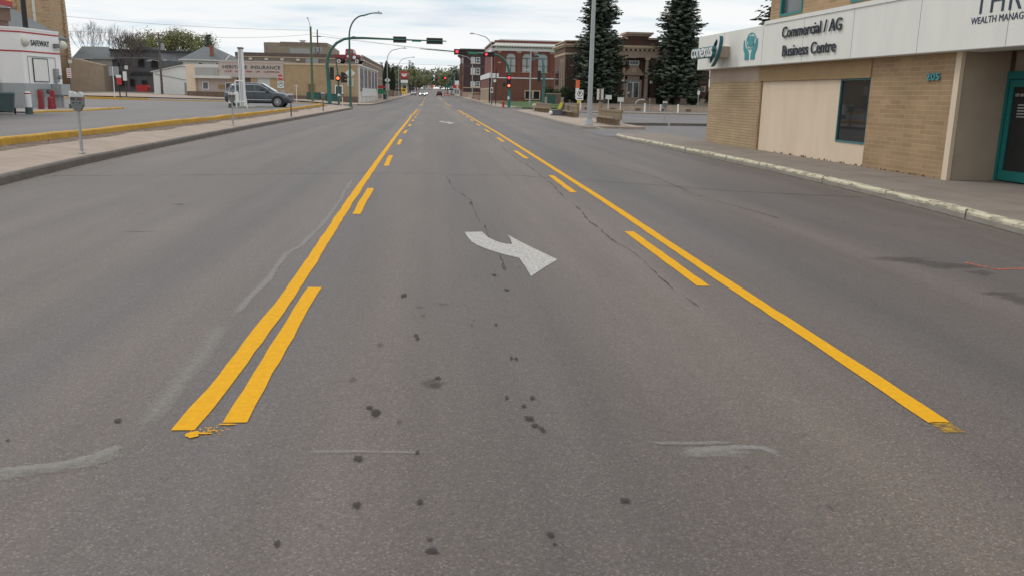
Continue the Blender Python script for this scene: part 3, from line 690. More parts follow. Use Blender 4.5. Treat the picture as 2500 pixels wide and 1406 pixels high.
bl = [(-0.29, 4.18, .022, .05), (-0.325, 4.25, .016, .03), (0.02, 4.6, .035, .055), (0.0, 4.62, .07, .09), (0.03, 4.72, .02, .03), (0.49, 4.07, .022, .035), (0.505, 3.97, .02, .025), (0.535, 3.93, .014, .02), (0.54, 3.9, .01, .015), (-0.33, 3.61, .022, .028), (-0.30, 3.165, .016, .024), (0.78, 3.15, .02, .022), (0.44, 2.89, .015, .018), (0.445, 2.82, .008, .01), (0.0, 2.8, .022, .022), (-0.01, 2.88, .012, .012), (-0.23, 6.8, .026, .07), (-0.1, 5.55, .012, .04), (-0.11, 5.62, .014, .03), (-0.56, 2.88, .012, .02), (-0.07, 3.67, .009, .02), (0.4, 4.38, .01, .03), (0.54, 4.37, .015, .03), (0.48, 4.25, .014, .025), (-1.54, 4.12, .02, .03), (0.49, 5.09, .012, .03), (0.52, 5.08, .01, .03), (0.45, 5.89, .01, .03), (-0.1, 6.4, .03, .04), (0.08, 6.5, .05, .03), (-0.07, 6.15, .02, .05), (-3.55, 12.4, .09, .12), (-0.05, 3.18, .014, .02), (0.62, 7.0, .02, .04), (0.56, 7.6, .02, .05), (-1.98, 3.85, .012, .02), (-1.95, 3.89, .01, .012), (2.4, 5.9, .012, .03), (0.3, 6.0, .012, .02), (-0.45, 4.7, .02, .05), (-0.34, 5.4, .02, .05), (-0.42, 3.0, .01, .016)]
for _ in range(12):
    bl.append((random.uniform(-.6, 1.6), random.uniform(3, 12), random.uniform(.006, .016), random.uniform(.01, .04)))
hard = MB().soft(); soft = MB().soft()
for i, (x, y, rx, ry) in enumerate(bl):
    softblob(soft if (i in (2, 3, 28, 29, 30, 31) or i > 36) else hard, x, y, rx*1.15, ry*1.15, Z2+.0030+.00012*(i % 12), 22, .55)
hard.build('oil_spots', 'soft_stain', road); soft.build('oil_spots', 'soft_smear', road)
mb = MB().soft()
for q, (x, y, rx, ry) in enumerate(((4.9, 8.45, .34, .12), (5.2, 8.1, .32, .15), (5.36, 7.75, .14, .12), (5.0, 8.3, .26, .09), (4.97, 6.6, .16, .16), (4.9, 6.85, .16, .08), (5.1, 6.2, .3, .14))): softblob(mb, x, y, rx*1.2, ry*1.2, Z2+.0006+.0002*q, 26, .7)
mb.build('oil_smear', 'soft_smear', road)
ribbon([(5.50, 8.27), (5.60, 7.92), (6.05, 7.97)], .03, Z1, .01, seed=2).build('spray_mark', 'orange_mark', road)
ribbon([(5.62, 7.88), (5.75, 7.93)], .03, Z1+.001, .01, seed=3).build('spray_mark', 'orange_mark', road)
# ---------------------------------------------------------------- bank on the right
bank = thing('bank_building', 'tan brick bank with a long white fascia, teal doorway and raised dark lettering', 'building', (9.57, 29.8, 0), math.atan2(-13.51, 0.53))
# local: x along the front towards the camera, y into the building, z up
MB().box(0.0, 4.24, 0.0, 9, 0.0, 2.17).build('wing_wall', 'wing_brick', bank)
box('wing_band', 'pink_stucco', bank, -0.003, 4.243, -0.004, 9, 2.172, 2.62)
mb = MB()
mb.box(4.24, 4.38, 0.0, 0.3, 0.0, 2.15); mb.box(10.5, 13.55, 0.0, 0.3, 0.0, 2.62); mb.box(4.38, 10.5, 0.22, 0.3, 0.0, 2.15)
mb.box(4.24, 4.5, 0.3, 9, 0, 2.62); mb.box(13.3, 13.55, 0.3, 1.0, 0, 2.62)
mb.build('brick_wall', 'bank_brick', bank)
box('brown_beam', 'beam_brown', bank, 4.24, 10.5, -0.03, 0.3, 2.152, 2.60)
mb = MB(); mb.box(4.40, 9.06, 0.05, 0.2, 0.0, 2.148); mb.box(9.06, 10.46, 0.05, 0.2, 0.0, 0.64); mb.box(10.46, 10.499, 0.05, 0.2, 0, 2.148)
mb.build('cream_panel', 'cream', bank)
wf = MB()
for a in ((9.06, 9.095, .03, .2, .64, 2.148), (10.425, 10.46, .03, .2, .64, 2.148), (9.095, 10.425, .03, .2, .64, .685), (9.095, 10.425, .03, .2, 2.11, 2.148)): wf.box(*a)
win = wf.build('window', 'teal_frame', bank)
box('pane', 'window_dark', win, 9.095, 10.425, 0.07, 0.10, 0.685, 2.11)
mb = MB()
for k in range(60):
    u = 4.45+8.9*random.random()**.7
    if 10.4 < u < 10.6: continue
    s_ = random.uniform(.004, .02)*random.choice((.5, 1, 1.4)); y_ = .044 if u < 10.45 else -.006
    mb.prism([(u-s_*2, .135), (u+s_*2, .135), (u+s_, .16+s_*.8), (u-s_, .16+s_*1.1)], y_, y_+.004)
mb.build('rust_stains', 'rust', bank)
# upper storey
mb = MB(); mb.box(4.36, 5.02, .12, .5, 3.6, 7.4); mb.box(5.02, 6.42, .12, .5, 3.6, 3.93); mb.box(6.42, 9.0, .12, .5, 3.6, 7.4); mb.box(9.0, 10.4, .12, .5, 3.6, 3.93); mb.box(10.4, 26, .12, .5, 3.6, 7.4); mb.box(5.02, 6.42, .12, .5, 5.5, 7.4); mb.box(9.0, 10.4, .12, .5, 5.5, 7.4); mb.box(4.36, 4.7, .5, 9, 3.6, 7.4)
mb.build('upper_wall', 'bank_brick', bank)
for x0 in (5.02, 9.0):
    mb = MB()
    for a in ((x0, x0+.08, .1, .3, 3.93, 5.5), (x0+1.32, x0+1.4, .1, .3, 3.93, 5.5), (x0+.08, x0+1.32, .1, .3, 3.93, 4.0), (x0+.08, x0+1.32, .1, .3, 5.42, 5.5)): mb.box(*a)
    wd = mb.build('window', 'teal', bank); box('pane', 'window_mid', wd, x0+.08, x0+1.32, .2, .24, 4.0, 5.42)
# fascia
fa = MB().box(-0.5, 26, -0.30, 0.4, 2.585, 3.70).build('fascia', 'fascia', bank)
box('fascia_cap', 'fascia', fa, 5.03, 26, -0.325, 0.5, 3.702, 3.80)
mb = MB()
for u in (1.9, 4.95, 7.5, 10.0, 12.62, 15.25, 18): mb.box(u, u+.012, -.3035, -.29, 2.59, 3.695)
mb.box(-0.49, 25, -.3035, -.29, 2.588, 2.60)
mb.build('panel_joint', 'grey_panel', fa)
mb = MB()
for k in range(17): mb.lathe([(.006, -.302), (.006, -.29)], (13.9+k*.19+random.uniform(-.03, .03), 0, 2.87+.02*noise.noise((k, 0, 0))), 6, 'y')
for k in range(8):
    for z in (3.2, 3.36, 3.52): mb.lathe([(.006, -.302), (.006, -.29)], (13.95+k*.33, 0, z+random.uniform(-.05, .05)), 6, 'y')
mb.build('old_fixing_holes', 'concrete', fa)
lettering('Commercial / AG', 0.418, 'dark_letter', bank, 6.27, -0.335, 3.265, 0.025, 1.04, bold=.002, spacing=1.04)
lettering('Business Centre', 0.418, 'dark_letter', bank, 6.37, -0.335, 2.775, 0.025, 1.03, bold=.002, spacing=1.04)
lettering('THRIVE', 0.60, 'navy', bank, 14.30, -0.305, 3.20, 0.008, 1.0, bold=0, spacing=1.12)
lettering('WEALTH MANAGEMENT', 0.17, 'navy', bank, 14.25, -0.305, 3.03, 0.008, 1.0, bold=0, spacing=1.02)
lettering('205', 0.20, 'teal_light', bank, 12.66, -0.03, 2.065, 0.03, 1.52, bold=.002, name='street_number')
# hands holding a globe
mb = MB()
hx, hz = 4.13, 3.31
def ring(mb, cx, cz, rx, rz, w_, y0, y1, n=28, a0=0, a1=2*pi):
    for i in range(n):
        a, b = a0+(a1-a0)*i/n, a0+(a1-a0)*(i+1)/n
        mb.hexa([(cx+(rx-w_)*cos(a), y0, cz+(rz-w_)*sin(a)), (cx+rx*cos(a), y0, cz+rz*sin(a)), (cx+rx*cos(b), y0, cz+rz*sin(b)), (cx+(rx-w_)*cos(b), y0, cz+(rz-w_)*sin(b))],
                [(cx+(rx-w_)*cos(a), y1, cz+(rz-w_)*sin(a)), (cx+rx*cos(a), y1, cz+rz*sin(a)), (cx+rx*cos(b), y1, cz+rz*sin(b)), (cx+(rx-w_)*cos(b), y1, cz+(rz-w_)*sin(b))])
ring(mb, hx, hz, .36, .245, .03, -.315, -.30)
for k in (-.18, 0, .18): mb.box(hx+k-.012, hx+k+.012, -.314, -.30, hz-.2+abs(k)*.3, hz+.2-abs(k)*.3)
for k in (-.1, .08): mb.box(hx-.32, hx+.32, -.313, -.30, hz+k-.01, hz+k+.01)
for cx_, cz_, rx_, rz_ in ((hx-.03, hz+.04, .21, .12), (hx+.07, hz-.06, .15, .09), (hx-.1, hz-.04, .1, .1)):
    s = cx_*7; mb.prism([(cx_+rx_*(1+.25*noise.noise((cos(a)+s, sin(a), s)))*cos(a), cz_+rz_*(1+.25*noise.noise((cos(a), sin(a)+s, s)))*sin(a)) for a in [2*pi*i/18 for i in range(18)]], -.318-.002*cx_, -.30)
def hand(f):
    P = [(.07, -.53), (.36, -.53), (.37, -.36), (.50, -.22), (.52, -.02), (.49, .06), (.45, .0), (.43, -.09), (.34, -.17), (.30, -.23), (.22, -.20), (.10, -.33)]
    mb.prism([(hx-.03+f*x, hz+z) for x, z in P], -.322, -.30)
hand(-1); hand(1)
mb.build('globe_and_hands_emblem', 'teal_light', bank)
# doorway recess
box('corner_trim', 'cream', bank, 13.553, 13.72, -0.03, 0.05, 0.0, 2.62)
mb = MB(); mb.box(13.56, 13.70, 0.05, 1.02, 0.0, 2.62); mb.box(13.70, 17, 1.12, 1.3, 2.24, 2.62); mb.box(15.9, 18, 1.12, 1.3, 0, 2.24)
mb.build('recess_wall', 'recess_wall', bank)
box('recess_ceiling', 'recess_wall', bank, 13.5, 20, -.28, 1.3, 2.63, 2.68)
mb = MB()
x0 = 13.71
for a in ((x0, x0+.07, .98, 1.12, .15, 2.24), (x0+.07, x0+2.2, .98, 1.12, 2.10, 2.24), (x0+2.1, x0+2.2, .98, 1.12, .15, 2.10)): mb.box(*a)
fr = mb.build('door_frame', 'teal', bank)
for j, xx in enumerate((x0+.08, x0+1.1)):
    mb = MB()
    for a in ((xx, xx+.12, 1.0, 1.06, .17, 2.085), (xx+.86, xx+.98, 1.0, 1.06, .17, 2.085), (xx+.12, xx+.86, 1.0, 1.06, .17, .36), (xx+.12, xx+.86, 1.0, 1.06, 1.95, 2.085)): mb.box(*a)
    d = mb.build('door', 'teal', bank); box('glass', 'window_dark', d, xx+.12, xx+.86, 1.02, 1.04, .36, 1.95)
    if j == 0:
        box('handle', 'grey_metal', d, xx+.84, xx+.87, .94, .98, .95, 1.25)
        lettering('205', 0.075, 'white', d, xx+.40, 1.012, 1.86, .003); lettering('1ST AVENUE', 0.075, 'white', d, xx+.17, 1.012, 1.77, .003)
        mb = MB()
        for r in range(5): mb.box(xx+.28, xx+.28+random.uniform(.2, .4), 1.014, 1.018, 1.60-.055*r, 1.625-.055*r)
        mb.build('small_print', 'grey_panel', d)
mb = MB(); mb.box(-0.2, 25.9, 0.5, 9, 3.55, 3.62); mb.box(0, 26, .5, 9, 7.4, 7.5)
mb.build('roof', 'roof_dark', bank)
mb = MB(); mb.box(16.2, 26, 0, .3, 0, 2.6); mb.box(0, 26, 9.003, 9.2, 0, 7.4); mb.build('rear_and_end_wall', 'bank_brick', bank)
# projecting sign with the oval
cs = thing('projecting_sign', 'white and teal sign with a tall slanted oval mounted on the fascia corner', 'sign')
cs.location = bank.location; cs.rotation_euler = bank.rotation_euler
box('mounting_box', 'pink_stucco', cs, 1.35, 2.45, -.62, -.30, 2.90, 3.24)
cxs, czs = 2.40, 3.08
def oval(r1, r2, y0, y1, mat, name, wd):
    mb = MB(); n = 40; tilt = radians(38)
    for i in range(n):
        a, b = 2*pi*i/n, 2*pi*(i+1)/n
        
        q = []
        for t, k in ((a, 1-wd), (a, 1), (b, 1), (b, 1-wd)):
            ex, ez = r1*k*cos(t), r2*(1-(1-k)*.6)*sin(t)
            q.append((cxs+ex+ez*.62, czs+ez))
        mb.hexa([(x, y0, z) for x, z in q], [(x, y1, z) for x, z in q])
    return mb.build(name, mat, cs)
oval(.32, .46, -.80, -.68, 'teal_dark', 'oval_return', .18)
oval(.33, .47, -.815, -.802, 'white', 'oval_face', .40)
lettering('conexus', 0.60, 'teal_dark', cs, 0.72, -0.90, 2.92, 0.10, 0.98, bold=.035, name='lettering_return')
lettering('conexus', 0.60, 'white', cs, 0.72, -0.965, 2.92, 0.02, 0.98, bold=.005)

# ---------------------------------------------------------------- kiosk on the left
K = thing('fuel_kiosk', 'white and grey fuel kiosk with red stripes and round wall lamps', 'kiosk', (-21.32, 47.18, 0), math.atan2(4.05, 0.725))
fp = [(4.15, 0), (0.85, 0), (0.15, 0.75), (0.15, 5.5), (4.15, 5.5)]
def fpo(d): return [(4.15+d, -d), (0.85-d*.4, -d), (0.15-d, 0.75-d*.4), (0.15-d, 5.5+d), (4.15+d, 5.5+d)]
MB().prismz(fp, 0.38, 1.685).build('lower_wall', 'kiosk_grey', K)
MB().prismz(fpo(-.004), 1.685, 4.40).build('upper_wall', 'kiosk_white', K)
MB().prismz(fpo(.02), 4.40, 4.50).build('roof', 'kiosk_white', K)
for z in (4.23, 3.27): MB().prismz(fpo(.012), z, z+.07).build('red_stripe', 'red', K)
mb = MB(); mb.box(1.24, 3.64, -.02, -.003, 3.05, 3.09); mb.box(1.24, 1.27, -.02, -.003, 1.69, 3.05); mb.box(3.61, 3.64, -.02, -.003, 1.69, 3.05); mb.build('bay_trim', 'kiosk_grey', K)
mb = MB()
for a in ((1.62, 1.66, -.05, -.01, 1.77, 3.0), (2.88, 2.92, -.05, -.01, 1.77, 3.0), (1.66, 2.88, -.05, -.01, 1.77, 1.81), (1.66, 2.88, -.05, -.01, 2.96, 3.0)): mb.box(*a)
pf = mb.build('poster_frame', 'dark_metal', K); box('poster', 'white', pf, 1.66, 2.88, -.035, -.01, 1.81, 2.96)
mb = MB(); mb.box(3.36, 3.66, -.16, -.01, 1.76, 2.5); mb.lathe([(.11, -.28), (.11, -.16)], (3.62, 0, 2.05), 12, 'y'); mb.build('meter_box', 'grey_metal', K)
mb = MB(); mb.box(3.1, 3.95, -.55, -.01, 1.1, 1.68); mb.lathe([(.07, 0.38), (.07, 1.1)], (3.55, -.3, 0), 10); mb.build('utility_cabinet', 'kiosk_grey', K)
mb = MB(); mb.tube([(1.9, -.25, .4), (1.9, -.25, 1.25), (2.2, -.25, 1.4), (2.7, -.25, 1.38)], .05); mb.box(1.8, 2.0, -.35, -.05, 1.0, 1.4); mb.lathe([(.1, -.42), (.12, -.36), (.12, -.2), (.1, -.14)], (2.45, 0, 1.25), 12, 'y'); mb.build('gas_meter', 'meter_grey', K)
def dome(c, nrm):
    mb = MB(); c = Vector(c); n = Vector(nrm)
    prof = [(.24, 0), (.25, .05), (.22, .14), (.14, .22), (.01, .26)]
    a = Vector((-n.y, n.x, 0)); b = Vector((0, 0, 1))
    mb.loft([[c+n*h+(a*cos(2*pi*t/14)+b*sin(2*pi*t/14))*r for t in range(14)] for r, h in prof])
    mb.build('wall_lamp', 'lamp_dome', K, smooth=True)
nc = Vector((-.75, -.70, 0)).normalized()
dome((1.12, -.01, 3.80), (0, -1, 0)); dome((4.10, -.20, 3.76), (0, -1, 0)); dome((.14, 1.3, 3.82), (-1, 0, 0)); dome((.14, 3.4, 3.82), (-1, 0, 0))
mb = MB(); mb.box(3.55, 3.80, -.22, -.02, 3.60, 3.82); mb.build('floodlight', 'meter_grey', K)
lettering('SAFEWAY', 0.42, 'dark_letter', K, 1.62, -.02, 3.63, .02, 0.86, bold=0)
mb = MB(); mb.box(.145, .16, 1.5, 2.6, 1.2, 3.1); mb.box(.12, .15, 1.45, 1.5, 1.2, 3.1); mb.build('service_window', 'kiosk_grey', K)
mb = MB(); mb.box(0.6, 2.6, 1.6, 3.4, 4.9, 5.55); mb.box(.4, 2.9, 1.4, 3.6, 5.55, 5.62); mb.box(.7, 2.5, 1.7, 3.3, 4.5, 4.9)
mb.build('rooftop_unit', 'base_brick', K)
box('roof_hatch', 'kiosk_grey', K, .3, .9, 3.6, 4.2, 4.5, 5.2)
mb = MB(); mb.box(-.1, .1, 1.0, 1.3, .4, 1.9); mb.build('red_dispenser', 'red_dark', K)
def bollard(name, label, x, y, h, mat, r=.11, group=None, base='bin_green'):
    t = thing(name, label, 'bollard', (x, y, .38), 0, group)
    MB().lathe([(r, .26), (r, h-.1), (r*.97, h-.05), (r*.6, h)], n=14).build('post', mat, t, smooth=True)
    MB().lathe([(r*1.12, 0), (r*1.12, .27), (r, .29)], n=14).build('base_sleeve', base, t)
    return t
b1 = bollard('bollard', 'white bollard with a thin red ring on the near corner of the kiosk island', -17.23, 39.2, .95, 'white', .13, 'white bollards of the fuel lot')
MB().lathe([(.133, .84), (.133, .89)], n=14).build('red_ring', 'red', b1)
bollard('bollard', 'white bollard half hidden behind the nearest parking meter', -19.14, 48.6, .95, 'white', .13, 'white bollards of the fuel lot')
bollard('bollard', 'white bollard nearer the sidewalk of the pair left of the white pylon', -13.6, 60.7, 1.03, 'white', .13, 'white bollards of the fuel lot')
bollard('bollard', 'plain white bollard squeezed between its twin and the white pylon', -13.55, 62.4, 1.05, 'white', .15, 'white bollards of the fuel lot')
rg = 'red bollards guarding the gas meter'
bollard('red_bollard', 'tall red bollard left of the gas meter on the kiosk', -19.45, 45.6, 1.0, 'red_dark', .12, rg, 'red_dark')
bollard('red_bollard', 'short red bollard in the middle of three by the gas meter', -19.2, 46.1, .66, 'red_dark', .12, rg, 'red_dark')
bollard('red_bollard', 'tall red bollard right of the gas meter on the kiosk', -19.4, 46.9, 1.0, 'red_dark', .12, rg, 'red_dark')
t = thing('wheelie_bin', 'dark grey green wheeled bin in front of the kiosk', 'bin', (-18.0, 38.8, .38), radians(20))
MB().hexa([(-.3, -.28, .12), (.3, -.28, .12), (.3, .25, .12), (-.3, .25, .12)], [(-.38, -.34, .82), (.38, -.34, .82), (.38, .36, .82), (-.38, .36, .82)]).build('body', 'bin_green', t)
MB().hexa([(-.4, -.36, .82), (.4, -.36, .82), (.4, .42, .82), (-.4, .42, .82)], [(-.36, -.33, .89), (.36, -.33, .89), (.36, .44, .92), (-.36, .44, .92)]).build('lid', 'bin_green', t)
for s in (-1, 1): MB().lathe([(.13, -.03), (.13, .03)], (s*.33, .25, .13), 14, 'x').build('wheel', 'tyre', t)
# fuel canopy at the picture's edge
t = thing('fuel_canopy', 'yellow fuel canopy corner with a red band at the frame edge', 'canopy', (-18.75, 42.0, 0))
MB().box(-9, 0, -26, 0, 5.22, 5.9).build('yellow_fascia', 'shell_yellow', t)
MB().box(-8.97, .03, -25.97, .03, 4.99, 5.22).build('red_band', 'red', t)
MB().box(-8.9, -.03, -25.9, -.03, 4.93, 4.99).build('soffit', 'white', t)
for y in (-14, -24): MB().box(-4.7, -4.4, y-.15, y+.15, .38, 4.93).build('column', 'white', t)
t = thing('black_post', 'tall black post rising behind the kiosk roof', 'post', (-25.2, 58, .38))
MB().lathe([(.17, 0), (.15, 9.5)], n=12).build('post', 'black', t); MB().lathe([(.24, 0), (.24, .3)], n=12).build('base', 'concrete', t)
# white pylon
t = thing('white_pylon', 'narrow white pylon seen edge on with a dark cap on a concrete pad', 'pylon', (-12.92, 61.3, .38))
MB().hexa([(-.17, -.2, .1), (.17, -.2, .1), (.17, .3, .1), (-.17, .3, .1)], [(-.13, -.2, 3.9), (.13, -.2, 3.9), (.13, .3, 3.9), (-.13, .3, 3.9)]).build('body', 'white', t)
mb = MB()
for a, b in ((-.07, -.05), (.05, .03)): mb.hexa([(a, -.22, .1), (a+.03, -.22, .1), (a+.03, -.19, .1), (a, -.19, .1)], [(b, -.22, 3.88), (b+.025, -.22, 3.88), (b+.025, -.19, 3.88), (b, -.19, 3.88)])
mb.build('groove', 'grey_metal', t)
MB().box(-.16, .16, -.25, .36, 3.9, 3.98).build('cap', 'dark_metal', t); MB().box(-.55, .75, -.7, 1.0, -.02, .1).build('pad', 'concrete', t)
t = thing('guard_hoop', 'white tubular guard hoop right beside the white pylon', 'guard rail', (-12.9, 60.6, .38))
MB().tube([(-.28, 0, 0), (-.32, 0, 1.72), (-.24, 0, 1.78), (.12, 0, 1.78), (.2, 0, 1.72), (.42, .0, 0)], .045).build('hoop', 'white', t)
MB().tube([(-.28, 0, .42), (.36, 0, .42)], .04).build('crossbar', 'white', t)
# ---------------------------------------------------------------- parking meters
def meter(x, y, z, label, pole='pole_grey', double=True, h=1.36, head='meter_grey'):
    t = thing('parking_meter', label, 'parking meter', (x, y, z), 0, 'parking meters by the road')
    MB().lathe([(.034, 0), (.030, h*.68), (.036, h*.70)], n=12).build('pole', pole, t, smooth=True)
    MB().lathe([(.06, 0), (.06, .02), (.04, .035)], n=12).build('base_plate', pole, t)
    zb = h*.68
    mb = MB()
    mb.hexa([(-.055, -.05, zb-.02), (.055, -.05, zb-.02), (.055, .05, zb-.02), (-.055, .05, zb-.02)], [(-.13 if double else -.08, -.07, zb+.12), (.13 if double else .08, -.07, zb+.12), (.13 if double else .08, .07, zb+.12), (-.13 if double else -.08, .07, zb+.12)])
    mb.build('yoke', head, t)
    for s in ((-1, 1) if double else (0,)):
        mb = MB(); cx = s*.068; z0 = zb+.122
        prof = [(-.062, z0), (.062, z0), (.066, z0+.16), (-.066, z0+.16)]
        mb.prism([(cx+a, b) for a, b in prof], -.055, .055)
        hd = mb.build('head', head, t)
        mb = MB(); mb.prism([(cx+.064*cos(pi*i/10), z0+.162+.11*sin(pi*i/10)) for i in range(11)], -.045, .045); mb.build('dome', 'lens_clear', hd)
        mb = MB(); mb.box(cx-.045, cx+.045, -.061, -.055, z0+.09, z0+.15); mb.box(cx-.02, cx+.02, -.063, -.055, z0+.02, z0+.055); mb.build('coin_plate', 'dark_metal', hd)
        if s == 1: box('expired_flag', 'red', hd, cx-.0, cx+.045, -.064, -.0615, z0+.1, z0+.145)
    return t
meter(-7.68, 19.8, .16, 'twin headed grey parking meter nearest the camera on the left sidewalk')
meter(-8.05, 36.2, .17, 'light grey parking meter in front of the white pylon')
meter(-7.94, 50.2, .17, 'brown black parking meter at the front bumper of the grey car', 'dark_metal', True, 1.30)
meter(-8.13, 66.3, .17, 'dark parking meter in front of the green utility box', 'dark_metal', True, 1.42)
meter(-8.9, 88.2, .14, 'parking meter on a white pole beside the corner signal pole', 'white', True, 1.4)
meter(13.95, 51.7, .1, 'grey parking meter alone in the right hand lot', 'pole_grey', True, 1.38)
meter(26.2, 104.2, .12, 'small parking meter at the low wall near the right spruce', 'pole_grey', False, 1.4)

# ---------------------------------------------------------------- cars
def car(name, label, loc, rz, body='car_grey', Ln=4.78, W=1.92, Ht=1.72, lights=False, group=None, detail=True, suv=True):
    t = thing(name, label, 'car', loc, rz, group)
    f = Ln/4.78; k = Ht/1.72
    # stations: x, zlow, zbelt, ztop, half width at belt, half width at top
    if suv:
        ST = [(-2.37, .48, .92, .98, .70, .60), (-2.30, .34, .98, 1.12, .84, .70), (-2.12, .30, 1.04, 1.36, .92, .72), (-1.86, .28, 1.07, 1.60, .955, .70), (-1.45, .26, 1.07, 1.69, .96, .70), (-.75, .25, 1.06, 1.725, .96, .70), (-.1, .25, 1.05, 1.715, .96, .69), (.35, .25, 1.04, 1.63, .96, .67), (.75, .25, 1.03, 1.42, .96, .68), (1.10, .25, 1.02, 1.18, .955, .74), (1.36, .25, 1.00, 1.06, .95, .78), (1.80, .26, .95, .99, .93, .72), (2.12, .28, .86, .91, .88, .66), (2.30, .32, .72, .80, .78, .56), (2.40, .42, .58, .64, .60, .45)]
    else:
        ST = [(-2.37, .45, .85, .90, .70, .60), (-2.30, .32, .94, .99, .84, .70), (-1.9, .25, .98, 1.03, .90, .72), (-1.5, .23, .99, 1.14, .91, .70), (-.95, .22, .98, 1.40, .91, .64), (-.3, .22, .97, 1.455, .91, .62), (.25, .22, .95, 1.41, .91, .62), (.7, .22, .93, 1.20, .91, .66), (1.05, .22, .91, 1.0, .91, .72), (1.5, .23, .87, .92, .9, .72), (2.0, .25, .78, .83, .86, .66), (2.28, .3, .66, .72, .78, .56), (2.38, .4, .52, .58, .6, .45)]
        k = Ht/1.455
    ST = [(x*f, zl*k, zb*k, zt*k, wb*W/1.92, wt*W/1.92) for x, zl, zb, zt, wb, wt in ST]
    rings = []
    for x, zl, zb, zt, wb, wt in ST:
        h = [(.0, zl), (wb*.86, zl), (wb*.97, zl+.1*k), (wb, zl+(zb-zl)*.55), (wb*.985, zb-.03), (wb*.95, zb), (wt+(wb*.95-wt)*.22, zb+(zt-zb)*.80), (wt*.86, zt-.01*k), (.0, zt+.012)]
        rings.append([(x, -y, z) for y, z in h] + [(x, y, z) for y, z in h[-2:0:-1]])
    MB().loft(rings).build('body', body, t, smooth=True)
    def side_y(x, z):
        for a, b in zip(ST, ST[1:]):
            if a[0] <= x <= b[0]:
                u = (x-a[0])/(b[0]-a[0]); zb = a[2]+(b[2]-a[2])*u; zt = a[3]+(b[3]-a[3])*u; wb = a[4]+(b[4]-a[4])*u; wt = a[5]+(b[5]-a[5])*u
                break
        q = max(0, min(1, (z-zb)/max(.05, (zt-zb)*.80))); y1 = wt+(wb*.95-wt)*.22
        return wb*.95+(y1-wb*.95)*q
    wheels = ((1.46*f, 'front'), (-1.42*f, 'rear'))
    R = .365*k if suv else .32*k
    if detail:
        if suv:
            WN = [[(-1.98, 1.12), (-1.72, 1.42), (-1.22, 1.50), (-1.22, 1.12)], [(-1.12, 1.12), (-1.12, 1.52), (-.22, 1.545), (-.22, 1.10)], [(-.14, 1.10), (-.14, 1.545), (.22, 1.52), (.62, 1.33), (.88, 1.10)]]
        else:
            WN = [[(-1.3, 1.02), (-1.0, 1.24), (-.3, 1.32), (-.3, 1.0)], [(-.24, 1.0), (-.24, 1.32), (.2, 1.30), (.7, 1.02)]]
        for s in (-1, 1):
            for P in WN:
                mb = MB(); mb.face([(x*f, s*(side_y(x*f, z*k)+.012), z*k) for x, z in P]); mb.build('side_window', 'glass_car', t, recalc=False)
            if suv:
                mb = MB(); mb.tube([(x*f, s*(side_y(x*f, z*k)+.014), z*k) for x, z in ((-2.02, 1.09), (-1.76, 1.455), (-1.3, 1.54), (-.5, 1.575), (.2, 1.55), (.66, 1.34), (.95, 1.075), (.0, 1.075), (-1.2, 1.09), (-2.02, 1.09))], .018, 6); mb.build('window_trim', 'chrome', t)
                mb = MB(); mb.tube([(x*f, s*(W*.5+.004), .50*k) for x in (-1.0, 1.02)], .022, 6); mb.build('door_moulding', 'chrome', t)
                for xx in (-1.17, -.18, .98): MB().box(xx*f-.006, xx*f+.006, s*(W*.5)-.006, s*(W*.5)+.004, .45, 1.04).build('door_gap', 'black', t)
                mb = MB(); mb.box(.62, .86, s*.98-.11, s*.98+.11, 1.06, 1.24); mb.build('wing_mirror', body, t)
                for xx in (-.45, .55): MB().box(xx-.1, xx+.1, s*.965-.02, s*.965+.02, .93, .97).build('door_handle', body, t)
    # windscreens
    zt_ = 1.0*k
    if suv: pts = [(.28, 1.665, .60), (1.20, 1.12, .70)]; rear = [(-2.02, 1.47, .6), (-2.26, 1.16, .68)]
    else: pts = [(.32, 1.385, .54), (1.0, 1.02, .62)]; rear = [(-.98, 1.40, .54), (-1.55, 1.12, .62)]
    for nm, P in (('windscreen', pts), ('rear_window', rear)):
        (xa, za, wa), (xb, zb_, wb_) = P
        o_ = .022
        mb = MB(); mb.face([(xa*f+(o_ if nm == 'windscreen' else -o_), -wa, za*k+o_), (xa*f+(o_ if nm == 'windscreen' else -o_), wa, za*k+o_), (xb*f+(o_ if nm == 'windscreen' else -o_), wb_, zb_*k+o_), (xb*f+(o_ if nm == 'windscreen' else -o_), -wb_, zb_*k+o_)])
        mb.build(nm, 'glass_screen' if (suv and nm == 'windscreen') else 'glass_car', t)
    for xw, nm in wheels:
        for s in (-1, 1):
            yw = s*(W*.5-.10)
            if detail:
                mb = MB(); mb.lathe([(R*1.20, yw-.095), (R*1.20, yw+.108) ] if s > 0 else [(R*1.20, yw-.108), (R*1.20, yw+.095)], (xw, 0, R+.02), 26, 'y'); mb.build('wheel_arch', 'black', t)
            wh = MB().lathe([(R*.62, yw-.12), (R*.96, yw-.12), (R, yw-.08), (R, yw+.08), (R*.96, yw+.12), (R*.62, yw+.12)], (xw, 0, R), 26, 'y').build('wheel', 'tyre', t, smooth=True)
            if detail:
                mb = MB(); yo = yw+s*.105
                mb.lathe([(.07*k, yo-.02), (.07*k, yo+.02)], (xw, 0, R), 10, 'y')
                for q in range(9):
                    a = 2*pi*q/9
                    for da in (-.09, .09):
                        mb.tube([(xw+.05*cos(a+da), yo, R+.05*sin(a+da)), (xw+R*.66*cos(a+da*1.2), yo, R+R*.66*sin(a+da*1.2))], .022*k, 5)
                for q in range(22):
                    a, b = 2*pi*q/22, 2*pi*(q+1)/22
                    mb.tube([(xw+R*.67*cos(a), yo, R+R*.67*sin(a)), (xw+R*.67*cos(b), yo, R+R*.67*sin(b))], .02*k, 5)
                mb.build('rim', 'rim', wh)
